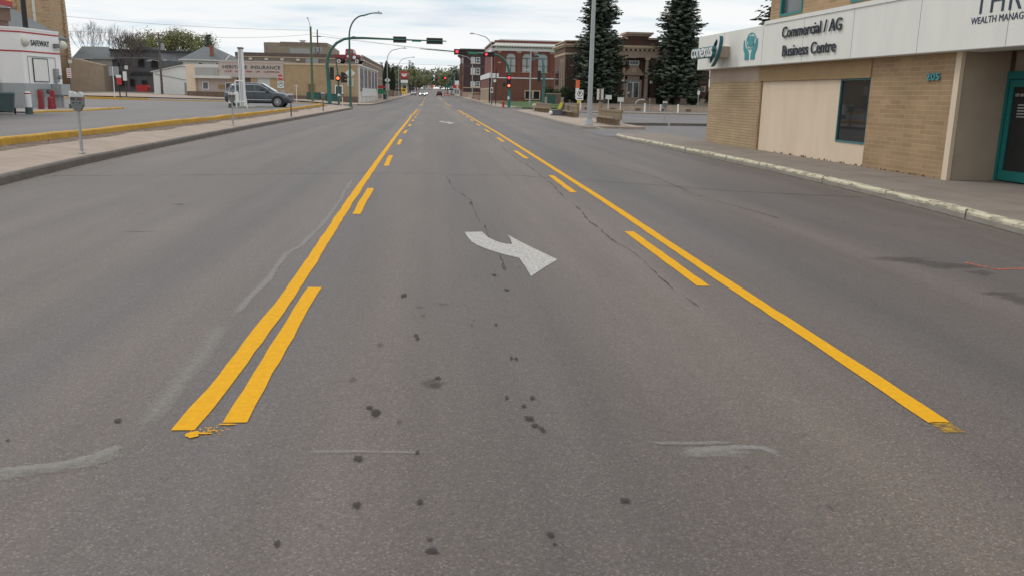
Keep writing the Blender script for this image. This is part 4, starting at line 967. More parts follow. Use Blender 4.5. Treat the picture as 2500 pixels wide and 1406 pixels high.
    for s in (-1, 1):
        x1 = 2.16*f; y1 = s*.70*W/1.92
        mb = MB()
        if suv: mb.hexa([(1.78, s*.80, .80), (2.10, s*.90, .78), (2.26, s*.72, .70), (2.33, s*.42, .70)], [(1.72, s*.82, .90), (2.06, s*.90, .88), (2.26, s*.72, .80), (2.34, s*.42, .77)])
        else: mb.box(2.16*f, 2.30*f, y1-.17, y1+.17, .60*k, .74*k)
        mb.build('headlight', 'headlight' if lights else 'lens_clear', t)
        mb = MB(); mb.hexa([(-2.36, s*.55, .94), (-2.28, s*.86, .94), (-2.02, s*.945, .97), (-2.02, s*.90, .97)], [(-2.30, s*.55, 1.08), (-2.2, s*.85, 1.08), (-1.90, s*.94, 1.05), (-1.92, s*.9, 1.05)])
        mb.bm.transform(Matrix.Diagonal((f, W/1.92, k if suv else .95, 1))); mb.build('tail_light', 'lens_red' if not suv else 'lens_clear', t)
    mb = MB(); mb.box(2.30*f, 2.385*f, -.5, .5, .50*k, .66*k); mb.build('grille', 'chrome' if suv else 'black', t)
    mb = MB(); mb.box(2.28*f, 2.34*f, -.26, .26, .36*k, .48*k); mb.build('number_plate', 'white', t)
    return t
car('parked_car', 'dark grey crossover parked sideways behind the white pylon', (-12.72, 66.2, .38), 0.0)
ga = 'cars on the street ahead'
car('oncoming_car', 'oncoming car with its headlights on just left of the yellow line', (-3.05, 268, B(268)+.0), -pi/2, 'car_white', 4.6, 1.85, 1.5, True, ga, False, False)
car('far_car', 'pale car parked at the left kerb behind the oncoming car', (-6.3, 292, B(292)), -pi/2, 'car_silver', 4.5, 1.8, 1.5, False, ga, False, False)
car('far_car', 'second oncoming car partly hidden behind the one with headlights', (-2.6, 310, B(310)), -pi/2, 'car_white', 4.5, 1.8, 1.5, True, ga, False, False)
car('far_car', 'dark red car driving away right of the centre lane', (2.15, 283, B(283)), pi/2, 'car_maroon', 4.6, 1.85, 1.7, False, ga, False, True)
car('far_car', 'dark parked car on the right kerb past the red car', (5.2, 320, B(320)), pi/2, 'fender_black', 4.5, 1.8, 1.5, False, ga, False, False)
car('far_car', 'small pale van parked at the right shop fronts', (7.2, 338, B(338)), pi/2, 'car_silver', 4.7, 1.9, 1.8, False, ga, False, True)

# person behind the bonnet
def person(loc, rz, label):
    t = thing('person', label, 'person', loc, rz)
    vs = [(0, 0, .92), (0, 0, 1.12), (0, 0, 1.34), (0, 0, 1.44), (0, 0.01, 1.58), (.17, 0, 1.38), (.22, 0, 1.12), (.2, -.1, .88), (-.17, 0, 1.38), (-.22, 0, 1.12), (-.2, -.1, .88), (.09, 0, .88), (.1, .02, .48), (.1, .06, .06), (.1, -.08, .03), (-.09, 0, .88), (-.1, -.03, .48), (-.1, 0, .06), (-.1, -.14, .03)]
    es = [(0, 1), (1, 2), (2, 3), (3, 4), (2, 5), (5, 6), (6, 7), (2, 8), (8, 9), (9, 10), (0, 11), (11, 12), (12, 13), (13, 14), (0, 15), (15, 16), (16, 17), (17, 18)]
    rr = [.14, .13, .15, .055, .1, .06, .045, .035, .06, .045, .035, .095, .06, .045, .035, .095, .06, .045, .035]
    me = bpy.data.meshes.new('body'); me.from_pydata(vs, es, []); me.materials.append(MAT['shirt'])
    o = bpy.data.objects.new('body', me); COL.objects.link(o); o.parent = t
    sk = o.modifiers.new('skin', 'SKIN'); sb = o.modifiers.new('sub', 'SUBSURF'); sb.levels = 1; sb.render_levels = 1
    for i, v in enumerate(me.skin_vertices[0].data): v.radius = (rr[i], rr[i]); v.use_root = (i == 0)
    MB().ball((0, .0, 1.62), .105, 12, 1.2).build('head', 'skin', o, smooth=True)
    MB().ball((0, .03, 1.66), .115, 12, 1.08).build('hair', 'hair', t, smooth=True)
    MB().lathe([(.1, .08), (.11, .5), (.16, .9), (.17, 1.0)], (0, 0, 0), 12).build('trousers', 'trousers', t, smooth=True)
    return t
person((-16.3, 98.0, .14), 0.4, 'dark haired person standing beyond the bonnet of the grey car')

# ---------------------------------------------------------------- signs in the left lot and crossing
def sign_post(name, label, x, y, z, h, pole='pole_grey', r=.03, group=None, rz=0):
    t = thing(name, label, 'sign', (x, y, z), rz, group)
    MB().lathe([(r, 0), (r, h)], n=8).build('post', pole, t)
    return t
def octa(r): return [(r*cos(pi/8+i*pi/4), r*sin(pi/8+i*pi/4)) for i in range(8)]
t = sign_post('stop_sign', 'red octagonal stop sign over a white board with a green ring', -16.35, 97.0, .12, 3.0)
MB().prism([(a, 2.83+b) for a, b in octa(.36)], -.05, -.035).build('rim', 'white', t)
MB().prism([(a, 2.83+b) for a, b in octa(.335)], -.056, -.05).build('octagon', 'sign_red', t)
lettering('STOP', .26, 'white', t, 0, -.058, 2.735, .004, 1, align='CENTER', bold=.006)
pl = MB().box(-.33, .33, -.05, -.035, 1.72, 2.44).build('board', 'white', t)
mb = MB(); ring(mb, 0, 2.12, .28, .28, .06, -.056, -.05, 24); mb.build('green_ring', 'green_sign', pl)
mb = MB(); mb.prism([(-.12, 2.0), (-.06, 2.0), (-.05, 2.13), (.04, 2.15), (.04, 2.07), (.16, 2.18), (.04, 2.28), (.04, 2.21), (-.1, 2.2)], -.056, -.05); mb.build('arrow', 'black', pl)
t = sign_post('thin_sign_post', 'thin white post with a small cross piece right of the stop sign', -15.3, 101.0, .1, 2.15, 'white', .035)
MB().box(-.16, .16, -.04, .0, 2.0, 2.1).build('cross_piece', 'offwhite', t)
t = sign_post('lot_sign', 'two part white notice on a dark post against the tan stucco wall', -39.4, 100, .5, 3.85, 'dark_metal', .07)
MB().box(.05, .42, -.09, -.07, 3.5, 3.85).build('lamp_panel', 'offwhite', t)
nb = MB().box(-.2, .25, -.1, -.08, 1.95, 2.95).build('notice_board', 'white', t)
mb = MB()
for k in range(4): mb.box(-.15, .2, -.106, -.1, 2.05+.22*k, 2.15+.22*k)
mb.build('notice_text', 'sign_red', nb)
t = sign_post('square_sign', 'grey square sign back on a thin white post before the dark building', -35.0, 100.6, .42, 3.3, 'white', .05)
MB().box(-.45, .6, .05, .08, 2.35, 3.35).build('board', 'grey_metal', t)
t = sign_post('lot_sign', 'white notice on a dark post right beside the grey square sign', -34.55, 103, .45, 3.5, 'dark_metal', .07)
MB().box(.05, .4, -.09, -.07, 3.1, 3.5).build('lamp_panel', 'offwhite', t)
MB().box(-.2, .22, -.1, -.08, 1.85, 2.85).build('notice_board', 'white', t)
t = sign_post('permit_sign', 'small red and white sign on a short black post at the yellow kerb', -33.95, 99.2, .42, 1.6, 'black', .07)
MB().box(-.2, .3, -.1, -.08, 1.42, 2.15).build('red_board', 'sign_red', t); MB().box(-.24, .28, -.1, -.08, 1.88+.275, 2.45).build('white_board', 'white', t)
MB().lathe([(.05, 1.5), (.05, 2.3)], n=6).build('upper_post', 'black', t)
t = thing('waste_skip', 'red steel waste skip in front of the dark grey building', 'skip', (-46.6, 147, T(-46.6, 147)-.03), 0)
MB().prism([(-.8, .15), (.8, .15), (.95, .9), (.8, 1.2), (-.8, 1.15), (-.95, .9)], -.7, .7).build('body', 'red', t)
MB().box(-.82, .82, -.72, .72, 1.18, 1.26).build('lid', 'red_dark', t)
for s in (-1, 1): MB().box(s*.9-.05, s*.9+.05, -.5, .5, .6, .75).build('lifting_bar', 'red_dark', t)

# ---------------------------------------------------------------- insurance building across the side street
HA = math.atan2(-6, 24.4)
H = thing('insurance_office', 'long tan brick office with a mauve sign band and grey panels', 'building', (-34.6, 128, 0), HA)
U = 25.13
mb = MB(); SL = lambda e, y0, y1: [(12.5, y0), (U+e-.246*y0, y0), (U+e-.246*y1, y1), (12.5, y1)]
mb.prismz(SL(0, 0, 14), 0.95, 5.06); mb.box(7.0, 7.5, 0, .5, 0.5, 3.3); mb.box(9.6, 10.5, 0, .5, .5, 3.3)
mb.build('brick_wall', 'her_brick', H)
mb = MB(); mb.prismz(SL(.003, -.03, 14), -.2, 0.95); mb.box(0, 6.95, -.02, .1, -.2, .55); mb.box(0, 1.5, -.03, .1, -.2, 1.22); mb.box(1.5, 6.95, -.02, .1, .55, 1.2); mb.build('base_course', 'base_brick', H)
MB().prismz(SL(.05, -.08, 14), 5.06, 5.3).build('coping', 'stone_pale', H)
mb = MB(); mb.box(0, 1.35, -.02, 8, 1.22, 4.95); mb.build('corner_pier', 'cream', H)
mb = MB(); mb.box(1.35, 7, .35, .6, 1.2, 3.1); mb.box(7, 12.5, .45, .6, .3, 3.3); mb.build('entry_wall', 'sign_panel', H)
mb = MB(); mb.box(1.35, 5.0, -.01, .5, 3.42, 4.5); mb.box(7.5, 9.6, .3, .44, .3, 2.5); mb.build('grey_panel', 'grey_panel', H)
mb = MB(); mb.box(1.35, 5.0, -.03, .5, 4.5, 4.95); mb.box(1.35, 7.0, -.75, .5, 3.04, 3.40); mb.build('canopy', 'offwhite', H)
mb = MB(); mb.box(5.02, 14.5, -.14, 14, 3.32, 5.25); mb.box(5.02, 14.5, -.20, 14, 5.25, 5.50); sb_ = mb.build('sign_band', 'sign_panel', H)
box('lower_strip', 'grey_panel', H, 5.02, 14.45, -.16, .5, 3.2, 3.318)
lettering('HERITAGE  INSURANCE', .62, 'dark_letter', sb_, 5.57, -.16, 4.42, .03, 1.235, bold=.004, spacing=1.06)
lettering('HOME  ·  AUTO  ·  FARM  ·  LIFE  ·  COMMERCIAL', .33, 'red_dark', sb_, 5.85, -.16, 3.93, .02, 1.14, bold=.0, spacing=1.0)
mb = MB(); ring(mb, 4.9, 3.95, .28, .42, .1, -.2, -.16, 16, .3, 5.0); mb.build('emblem', 'stone_pale', H)
def hwin(x0, x1, z0, z1, y, frame='white', pane='window_mid', nm='window', p=H, fw_=.1, dep=.06):
    mb = MB()
    for a in ((x0, x0+fw_, z0, z1), (x1-fw_, x1, z0, z1), (x0+fw_, x1-fw_, z0, z0+fw_), (x0+fw_, x1-fw_, z1-fw_, z1)): mb.box(a[0], a[1], y-dep, y+.02, a[2], a[3])
    w_ = mb.build(nm, frame, p); box('pane', pane, w_, x0+fw_, x1-fw_, y-dep*.4, y-.005, z0+fw_, z1-fw_); return w_
hwin(2.2, 3.15, 1.48, 2.57, .35, 'white', 'window_mid'); hwin(4.6, 5.6, 1.6, 2.2, .35, 'beam_brown', 'beam_brown', fw_=.06)
hwin(5.65, 6.95, .4, 2.5, .33, 'white', 'window_dark', 'entrance_door')
mb = MB(); mb.box(7.5, 9.6, .25, .3, .3, 3.3); mb.build('dark_opening', 'brown_roof', H)
MB().box(10.52, 12.45, .1, .3, .4, 3.25).build('shutter_door', 'blind', H)
mb = MB(); mb.box(12.45, 12.5, 0, .5, .3, 3.3); mb.box(10.5, 12.5, 0, .3, 3.25, 3.3); mb.build('orange_pier', 'orange_brick', H)
box('dark_door', 'beam_brown', H, 17.85, 19.05, -.05, .05, .1, 2.6)
MB().box(18.05, 18.9, -.07, -.05, .12, 2.5).build('door_leaf', 'base_brick', H)
hwin(21.85, 22.98, 1.05, 2.42, 0, 'white', 'window_dark', fw_=.13)
box('roof', 'brown_roof', H, .3, 12.5, .5, 13.9, 4.8, 4.95); MB().prismz(SL(-.1, .1, 13.9), 5.1, 5.32).build('roof_deck', 'roof_dark', H)
# mural wall along the road (built as its own wall)
Mw = thing('mural_wall', 'white framed wall of dark mural panels along the street side', 'wall', (-10.05, 122.1, 0), math.atan2(30, .3))
MB().box(0, 36, .05, .2, 0, 5.1).build('wall', 'offwhite', Mw)
for i in range(5):
    x0 = 1.2+i*6.7
    MB().box(x0, x0+5.8, -.02, .05, 1.7, 4.85).build('mural_panel', M('mural_%d' % i, [(.10, .085, .12), (.12, .11, .14), (.13, .10, .10), (.10, .11, .15), (.13, .09, .12)][i], .7, .6, 1.2, col2=[(.27, .24, .27), (.24, .22, .25), (.29, .19, .15), (.2, .22, .29), (.25, .18, .2)][i]), Mw)
mb = MB()
for i in range(6): mb.box(.5+i*6.7, .95+i*6.7, -.08, .05, 0, 5.1)
mb.box(0, 36, -.12, .1, 5.1, 5.25); mb.build('frame', 'white', Mw)
mb = MB()
for i in range(16): mb.box(5+i*1.7, 6.3+i*1.7, -.06, .05, 1.0, 2.15)
mb.build('picket_panel', 'white', Mw)
# old pickup on the roof
TR = thing('vintage_pickup', 'red vintage pickup with black wings and whitewall tyres on the flat roof', 'pickup truck', (-11.4, 125.2, 5.38), radians(-14))
def rloft(st, name, mat):
    rings = []
    for x, zl, zh, hw, tp in st:
        rings.append([(x, -hw, zl), (x, -hw, zl+(zh-zl)*.6), (x, -hw*tp, zh-.03), (x, -hw*tp*.8, zh), (x, hw*tp*.8, zh), (x, hw*tp, zh-.03), (x, hw, zl+(zh-zl)*.6), (x, hw, zl)])
    return MB().loft(rings).build(name, mat, TR, smooth=True)
cab = rloft([(-.52, .62, 1.86, .66, .86), (-.45, .55, 1.98, .72, .88), (-.1, .5, 2.04, .74, .86), (.3, .5, 2.0, .74, .84), (.5, .5, 1.84, .72, .84), (.62, .55, 1.38, .66, .95)], 'cab', 'red_dark')
rloft([(.60, .6, 1.32, .55, .75), (1.1, .6, 1.27, .48, .7), (1.62, .62, 1.22, .36, .7)], 'hood', 'red_dark')
MB().box(1.62, 1.70, -.3, .3, .6, 1.2).build('grille', 'chrome', TR)
mb = MB(); mb.box(-2.1, -.56, -.72, -.64, .72, 1.22); mb.box(-2.1, -.56, .64, .72, .72, 1.22); mb.box(-2.1, -2.03, -.64, .64, .72, 1.2); mb.box(-2.03, -.56, -.64, .64, .72, .78); mb.box(-.62, -.56, -.64, .64, .78, 1.22); mb.build('cargo_bed', 'red_dark', TR)
for s in (-1, 1):
    for P in ([(-.36, 1.42), (-.36, 1.80), (-.12, 1.84), (-.12, 1.42)], [(0.0, 1.42), (0.0, 1.84), (.36, 1.76), (.42, 1.42)]):
        mb = MB(); mb.face([(x, s*(.735-(z-1.4)*.2), z) for x, z in P]); mb.build('side_window', 'window_pale', cab, recalc=False)
    box('door_panel', 'white', cab, -.3, .12, s*.748-.01, s*.748+.01, .86, 1.14)
    for xw in (1.18, -1.42):
        wh = MB().lathe([(.2, s*.72-.08), (.33, s*.72-.09), (.35, s*.72), (.33, s*.72+.09), (.2, s*.72+.08)], (xw, 0, .35), 22, 'y').build('wheel', 'tyre', TR)
        MB().lathe([(.16, s*.815-.01), (.27, s*.815-.01), (.27, s*.815+.01), (.16, s*.815+.01)], (xw, 0, .35), 22, 'y').build('whitewall', 'white', wh)
        MB().lathe([(.15, s*.81-.02), (.15, s*.81+.02), (.05, s*.81+.04)], (xw, 0, .35), 16, 'y').build('hub', 'red', wh)
        mb = MB(); arc = [(xw+.50*cos(a), .40+.44*sin(a)) for a in [radians(-8+196*i/14) for i in range(15)]]; inn = [(xw+.40*cos(a), .38+.36*sin(a)) for a in [radians(188-196*i/14) for i in range(15)]]
        ya, yb = (s*.52, s*.86) if s > 0 else (s*.86, s*.52)
        for i in range(14):
            q = [arc[i], arc[i+1], inn[13-i], inn[14-i]]; mb.prism(q, ya, yb)
        mb.build('fender', 'fender_black', TR)
    box('running_board', 'fender_black', TR, -.95, .72, s*.78-.12, s*.78+.12, .36, .42)
    MB().lathe([(.05, 1.5), (.13, 1.56), (.14, 1.68), (.02, 1.72)], (0, s*.42, 1.06), 14, 'x').build('headlight', 'chrome', TR)
    box('tail_support', 'white', TR, -.62 if s > 0 else .82, -.5 if s > 0 else .94, s*.6-.05, s*.6+.05, -.02, .36)
sp = MB().lathe([(.12, -.90), (.33, -.90), (.34, -.82), (.33, -.76), (.12, -.76)], (.86, 0, .86), 20, 'y').build('spare_wheel', 'tyre', TR)
MB().lathe([(.12, -.925), (.25, -.925), (.25, -.90), (.12, -.90)], (.86, 0, .86), 20, 'y').build('whitewall', 'white', sp)
MB().tube([(1.8, -.74, .5), (1.86, -.5, .5), (1.88, 0, .5), (1.86, .5, .5), (1.8, .74, .5)], .045, 8).build('bumper', 'chrome', TR)
MB().box(1.66, 1.83, -.4, .4, .42, .5).build('front_apron', 'fender_black', TR)
mb = MB(); mb.face([(.53, -.55, 1.78), (.53, .55, 1.78), (.655, .6, 1.42), (.655, -.6, 1.42)]); mb.build('windscreen', 'window_pale', cab)
# ---------------------------------------------------------------- buildings behind on the left
def sc(v, y0, y1): return v*y1/y0
G2 = thing('brown_commercial_block', 'wide brown flat roofed block with a white trim line behind the insurance office', 'building', (-40, 157, 0))
MB().box(6, 27.8, 0, 60, 0, 7.85).build('wall', 'brown_clad', G2)
MB().box(5.98, 27.82, -.03, 60, 7.3, 7.9).build('parapet', 'brown_roof', G2)
MB().box(6, 27.85, -.1, 0, 7.12, 7.26).build('trim_line', 'stone_pale', G2)
MB().box(27.7, 27.82, -.1, -.0, 4, 7.12).build('trim_upright', 'stone_pale', G2)
mb = MB(); mb.box(27.802, 27.9, 0, 60, 6.9, 7.1); mb.box(27.802, 27.88, 0, 60, 4.6, 4.75); mb.build('side_trim', 'stone_pale', G2)
for u in (8.3, 11.0, 13.7, 16.4): MB().box(u, u+.55, -.25, -.0, 6.65, 7.0).build('vent_hood', 'offwhite', G2)
for u in (24.8, 26.6):
    hwin(u, u+1.1, 4.9, 6.3, 0, 'white', 'window_mid', p=G2, fw_=.14)
box('duct_box', 'grey_metal', G2, 18.0, 20.2, -.6, 0, 6.2, 7.05)
G3 = thing('tan_tower_block', 'tan windowless block with a stepped top rising over the brown block', 'building', (-33, 178, 0))
mb = MB(); mb.box(.7, 12.2, 0, 14, 0, 10.75); mb.box(.0, 3.2, .2, 14, 0, 10.72); mb.build('wall', 'block_tan', G3)
MB().hexa([(12.2, 0, 0), (13.2, 0, 0), (13.2, 14, 0), (12.2, 14, 0)], [(12.2, 0, 10.7), (13.2, 0, 10.0), (13.2, 14, 10.0), (12.2, 14, 10.7)]).build('sloping_end', 'block_tan', G3)
MB().box(3.2, 12.25, -.05, 14, 10.2, 10.9).build('parapet', 'brown_clad', G3)
MB().box(5.0, 9.6, -.03, 0, 7.0, 9.7).build('grey_panel', 'grey_panel', G3)
mb = MB(); mb.box(6.8, 7.6, 2, 3, 10.9, 11.3); mb.box(6.6, 7.8, 1.8, 3.2, 11.3, 11.4); mb.build('roof_vent', 'offwhite', G3)
G4 = thing('hip_roof_house', 'white house with a grey hip roof and a red chimney behind the office', 'house', (-41.2, 150, .5))
MB().box(.2, 8.2, .3, 9, 0, 5.75).build('wall', 'offwhite', G4)
mb = MB()
v = [(-.25, -.4, 5.72), (8.8, -.4, 5.72), (8.8, 9.4, 5.72), (-.25, 9.4, 5.72), (2.6, 4.2, 7.95), (4.4, 4.2, 7.95)]
for q in ((0, 1, 5, 4), (1, 2, 5), (2, 3, 4, 5), (3, 0, 4), (3, 2, 1, 0)): mb.face([v[i] for i in q])
mb.build('roof', 'shingle', G4); MB().box(-.3, 8.85, -.48, -.4, 5.6, 5.76).build('gutter', 'offwhite', G4)
ch = MB().box(4.45, 5.0, .8, 1.3, 5.8, 7.95).build('chimney', 'chim_brick', G4); MB().box(4.4, 5.05, .75, 1.35, 7.95, 8.1).build('chimney_cap', 'chim_brick', ch)
for u in (2.6, 5.4): hwin(u, u+.8, 4.95, 5.35, .3, 'white', 'window_dark', p=G4)
MB().tube([(7.3, -.45, 5.8), (8.0, -.45, 6.6)], .09).build('white_flue', 'white', G4)
G5 = thing('white_garage', 'white gabled garage left of the insurance office', 'garage', (-42.15, 138.0, T(-42, 138)-.1))
MB().prism([(0, 0), (8.6, 0), (8.6, 3.3), (4.3, 4.25), (0, 3.3)], 0, 9).build('wall', 'white', G5)
mb = MB(); mb.prism([(-.3, 3.22), (4.3, 4.3), (8.9, 3.22), (8.9, 3.36), (4.3, 4.44), (-.3, 3.36)], -.25, 9.2); mb.build('roof', 'offwhite', G5)
MB().box(4.5, 7.0, -.04, 0, 0, 1.8).build('side_door', 'grey_metal', G5)
mb = MB(); mb.tube([(0.2, -.05, 3.0), (4.8, -.05, 2.2)], .04); mb.build('cable_strip', 'grey_metal', G5)
G6 = thing('dark_office_block', 'dark grey two storey office block behind the bare tree', 'building', (-55.9, 160, T(-50, 160)-.1))
MB().box(0, 14, 0, 14, 0, 6.9).build('wall', 'dark_clad', G6)
MB().box(-.1, 14.1, -.15, 14.1, 6.9, 7.25).build('parapet', 'roof_dark', G6)
MB().box(4.7, 7.2, -.1, 3, 7.25, 7.75).build('raised_block', 'dark_clad', G6)
MB().hexa([(8.5, -1.5, 0), (14.2, -1.5, 0), (14.2, 0, 0), (8.5, 0, 0)], [(8.5, -1.5, 5.6), (14.2, -1.5, 5.2), (14.2, 0, 5.9), (8.5, 0, 6.9)]).build('sloping_bay', 'dark_clad', G6)
mb = MB(); mb.box(0, 14.2, -.25, 0, 3.0, 3.5); mb.build('band', 'roof_dark', G6)
for u, z0, z1, w_ in ((1.2, 4.3, 5.6, 1.0), (4.6, 4.3, 5.7, 1.1), (6.8, 4.2, 5.6, 1.6), (1.3, .9, 2.3, 2.6), (5.0, .2, 2.1, 1.0), (7.2, .8, 2.2, 1.0)):
    hwin(u, u+w_, z0, z1, 0, 'roof_dark', 'window_dark', p=G6, fw_=.12, dep=.12)
hwin(7.4, 8.4, .9, 2.2, 0, 'offwhite', 'window_mid', p=G6)
G7 = thing('stucco_hall', 'low tan stucco hall with a grey shingle roof beside the brick tower', 'building', (-61.5, 156, T(-58, 156)-.1))
MB().box(0, 5.7, 0, 10, 0, 4.4).build('low_wall', 'tan_stucco', G7)
MB().hexa([(0, .02, 4.4), (5.7, .02, 4.4), (5.7, 10, 4.4), (0, 10, 4.4)], [(0, .02, 5.5), (1.2, .02, 5.4), (1.2, 10, 5.4), (0, 10, 5.5)]).build('wall_slope', 'tan_stucco', G7)
mb = MB(); mb.face([(-.5, 3, 5.5), (6.6, 3, 5.5), (4.0, 8, 7.75), (-.5, 8, 7.75)]); mb.face([(6.6, 3, 5.5), (7.4, 13, 5.5), (4.0, 8, 7.75)]); mb.face([(-.5, 8, 7.75), (4, 8, 7.75), (7.4, 13, 5.5), (-.5, 13, 5.5)])
mb.build('roof', 'shingle', G7); MB().box(-.3, 6, 3.5, 12, 3, 5.5).build('upper_wall', 'grey_panel', G7)
G8 = thing('brick_church_tower', 'tall tan brick church tower with rough corner stones', 'tower', (-71.0, 158, T(-66, 158)-.1))
MB().box(0.6, 6.1, .2, 6.9, 0, 22).build('shaft', 'tower_brick', G8)
mb = MB()
for k in range(40):
    z = k*.55; o_ = .34 if k % 2 else .12; m2_ = max(0, .5-k*.012)
    mb.box(5.75-o_, 6.15+m2_, .0, .5+o_, z, z+.5); mb.box(5.9, 6.16+m2_, 6.3-o_, 7.0+m2_, z, z+.5); mb.box(.4, .9+o_, 0, .5, z, z+.5)
mb.build('corner_stones', 'tower_brick', G8)
MB().hexa([(.2, -.3, 0), (6.9, -.3, 0), (6.9, 7.4, 0), (.2, 7.4, 0)], [(.5, .0, 5), (6.5, .0, 5), (6.5, 7.1, 5), (.5, 7.1, 5)]).build('battered_base', 'tower_brick', G8)
MB().box(3.7, 4.15, .1, .22, 10.6, 15).build('slit_window', 'offwhite', G8)
G9 = thing('church_nave', 'church nave with a broad grey shingle roof left of the tower', 'church', (-66.9, 118, .4))
MB().box(-6.5, 6.5, .4, 31.6, 0, 9).build('wall', 'tower_brick', G9)
mb = MB(); mb.prism([(-8, 8.6), (0, 13.05), (8.2, 8.5), (8.2, 8.2), (0, 12.75), (-8, 8.3)], 0, 32); mb.build('roof', 'shingle', G9)
MB().prism([(-6.5, 9.0), (6.5, 9.0), (0, 12.7)], 31.3, 31.6).build('gable', 'tower_brick', G9)

# ---------------------------------------------------------------- poles
def pole(name, label, x, y, h, mat, r=.14, group=None, z=None):
    t = thing(name, label, 'utility pole', (x, y, T(x, y)-.03 if z is None else z), 0, group)
    MB().lathe([(r, 0), (r*.7, h)], n=10).build('shaft', mat, t, smooth=True); return t
t = pole('utility_pole', 'brown wooden utility pole with a transformer in front of the white garage', -40.4, 136, 8.9, 'wood_pole', .19)
MB().box(-.95, .85, -.08, .06, 8.45, 8.6).build('crossarm', 'wood_pole', t)
for x in (-.85, -.3, .6): MB().lathe([(.04, 8.6), (.06, 8.7), (.04, 8.8)], (x, 0, 0), 8).build('insulator', 'concrete', t)
MB().lathe([(.02, 6.4), (.28, 6.45), (.28, 7.3), (.02, 7.35)], (.48, 0, 0), 12).build('transformer', 'grey_metal', t)
MB().tube([(0, 0, 4.8), (-.9, -.1, 4.95), (-1.6, -.2, 4.9)], .05).build('lamp_arm', 'grey_metal', t); MB().box(-1.9, -1.2, -.3, -.1, 4.75, 4.9).build('lamp_head', 'grey_metal', t); MB().box(.5, 1.0, -.3, -.1, 4.9, 5.0).build('lamp_head', 'offwhite', t)
t = pole('green_utility_pole', 'greenish wooden pole with a thin bent mast standing before the brown door', -14.8, 110.5, 9.0, 'wood_green', .17)
MB().tube([(0, 0, 8.9), (-.12, 0, 9.4), (-.32, 0, 10.0)], .04, 6).build('mast', 'grey_metal', t); MB().box(-.42, -.26, -.1, .3, 9.95, 10.05).build('lamp_head', 'grey_metal', t)
t = pole('utility_pole', 'utility pole carrying three transformers behind the flat roofs', -21.3, 168, 12.2, 'wood_pole', .17)
for z in (10.9, 9.7): MB().box(-.9, .7, -.08, .08, z, z+.13).build('crossarm', 'wood_pole', t)
for x, y in ((-.6, -.2), (.55, -.2), (0, -.5)): MB().lathe([(.02, 8.0), (.27, 8.05), (.27, 9.0), (.02, 9.05)], (x, y, 0), 10).build('transformer', 'grey_metal', t)
for x, lab in ((-16.6, 'dark green utility box right of the brown door'), (-14.2, 'dark green utility box behind the green corner signal pole')):
    t = thing('utility_box', lab, 'utility box', (x+.9, 117.5, T(x, 117.5)+.06), -.2, 'green utility boxes')
    MB().box(-.85, .85, 0, .8, .05, .95).build('cabinet', 'green_box', t); MB().box(-.88, .88, -.04, .84, .95, 1.0).build('lid', 'green_box', t); MB().box(-.02, .02, -.02, 0, .1, .9).build('door_seam', 'black', t)

def lamp(x, y, side, label, mat='pole_green', h=7.0, reach=2.9, rise=2.3, r=.115, z=None, straight=False):
    """davit lamp: side +1 arm points to +x"""
    t = thing('street_lamp', label, 'street lamp', (x, y, B(y)+.13 if z is None else z), 0, 'street lamps along the road')
    pts = [(0, 0, 0), (0, 0, h*.5), (0, 0, h)]; rr = [r, r*.86, r*.7]
    for i in range(1, 9):
        a = pi/2*i/8; pts.append((side*reach*.55*(1-cos(a)), 0, h+rise*.86*sin(a))); rr.append(r*.6)
    pts += [(side*reach*.8, 0, h+rise*.95), (side*reach, 0, h+rise*.98)]; rr += [r*.45, r*.42]
    MB().tube(pts, rr, 10).build('pole', mat, t, smooth=True)
    MB().lathe([(r*1.7, 0), (r*1.7, .04), (r*1.25, .3)], n=12).build('base_flange', mat, t)
    mb = MB(); xe = side*reach; mb.hexa([(xe-.1*side, -.13, h+rise*.98-.08), (xe+.62*side, -.15, h+rise*.98-.09), (xe+.62*side, .15, h+rise*.98-.09), (xe-.1*side, .13, h+rise*.98-.08)], [(xe-.1*side, -.07, h+rise*.98+.08), (xe+.55*side, -.1, h+rise*.98+.05), (xe+.55*side, .1, h+rise*.98+.05), (xe-.1*side, .07, h+rise*.98+.08)])
    mb.lathe([(.05, .05), (.06, .16), (.01, .2)], (xe+.25*side, 0, h+rise*.98), 8); mb.build('lamp_head', 'grey_metal', t)
    return t
def diamond(t, zc, w_, bz):
    MB().prism([(-w_, zc), (0, zc-w_), (w_, zc), (0, zc+w_)], .14, .16).build('diamond_board', 'white', t)
    MB().box(-w_*.62, w_*.62, .14, .16, bz[0], bz[1]).build('lower_board', 'offwhite', t)
t = lamp(8.2, 45.3, -1, 'tall light grey street lamp on the right sidewalk running out of the frame', 'pole_grey', 7.4, 2.9, 2.3, .135, .14)
t = lamp(-8.3, 90.2, 1, 'green street lamp with a white diamond board at the left corner', 'pole_green', 7.0, 2.7, 2.35, .13, .02); diamond(t, 3.42, .5, (2.1, 2.96))
t = lamp(-8.25, 163, 1, 'street lamp with a diamond board beyond the mural wall', 'pole_grey', 7.0, 2.9, 2.3); diamond(t, 3.5, .55, (1.7, 2.9))
lamp(-8.25, 217, 1, 'slim street lamp beside the red and white store pylon', 'pole_grey', 7.2, 3.4, 2.4)
lamp(8.95, 134, -1, 'street lamp in front of the red brick hall with its arm over the signals', 'pole_grey', 7.9, 2.8, 2.5)
lamp(9.0, 200, -1, 'street lamp in front of the dark apartment block', 'pole_grey', 7.4, 3.6, 2.4)
lamp(9.1, 293, -1, 'far street lamp left of the dark apartment block', 'pole_grey', 7.4, 3.4, 2.4)
lamp(9.3, 380, -1, 'faintest street lamp before the far trees on the right', 'pole_grey', 7.4, 3.4, 2.4)

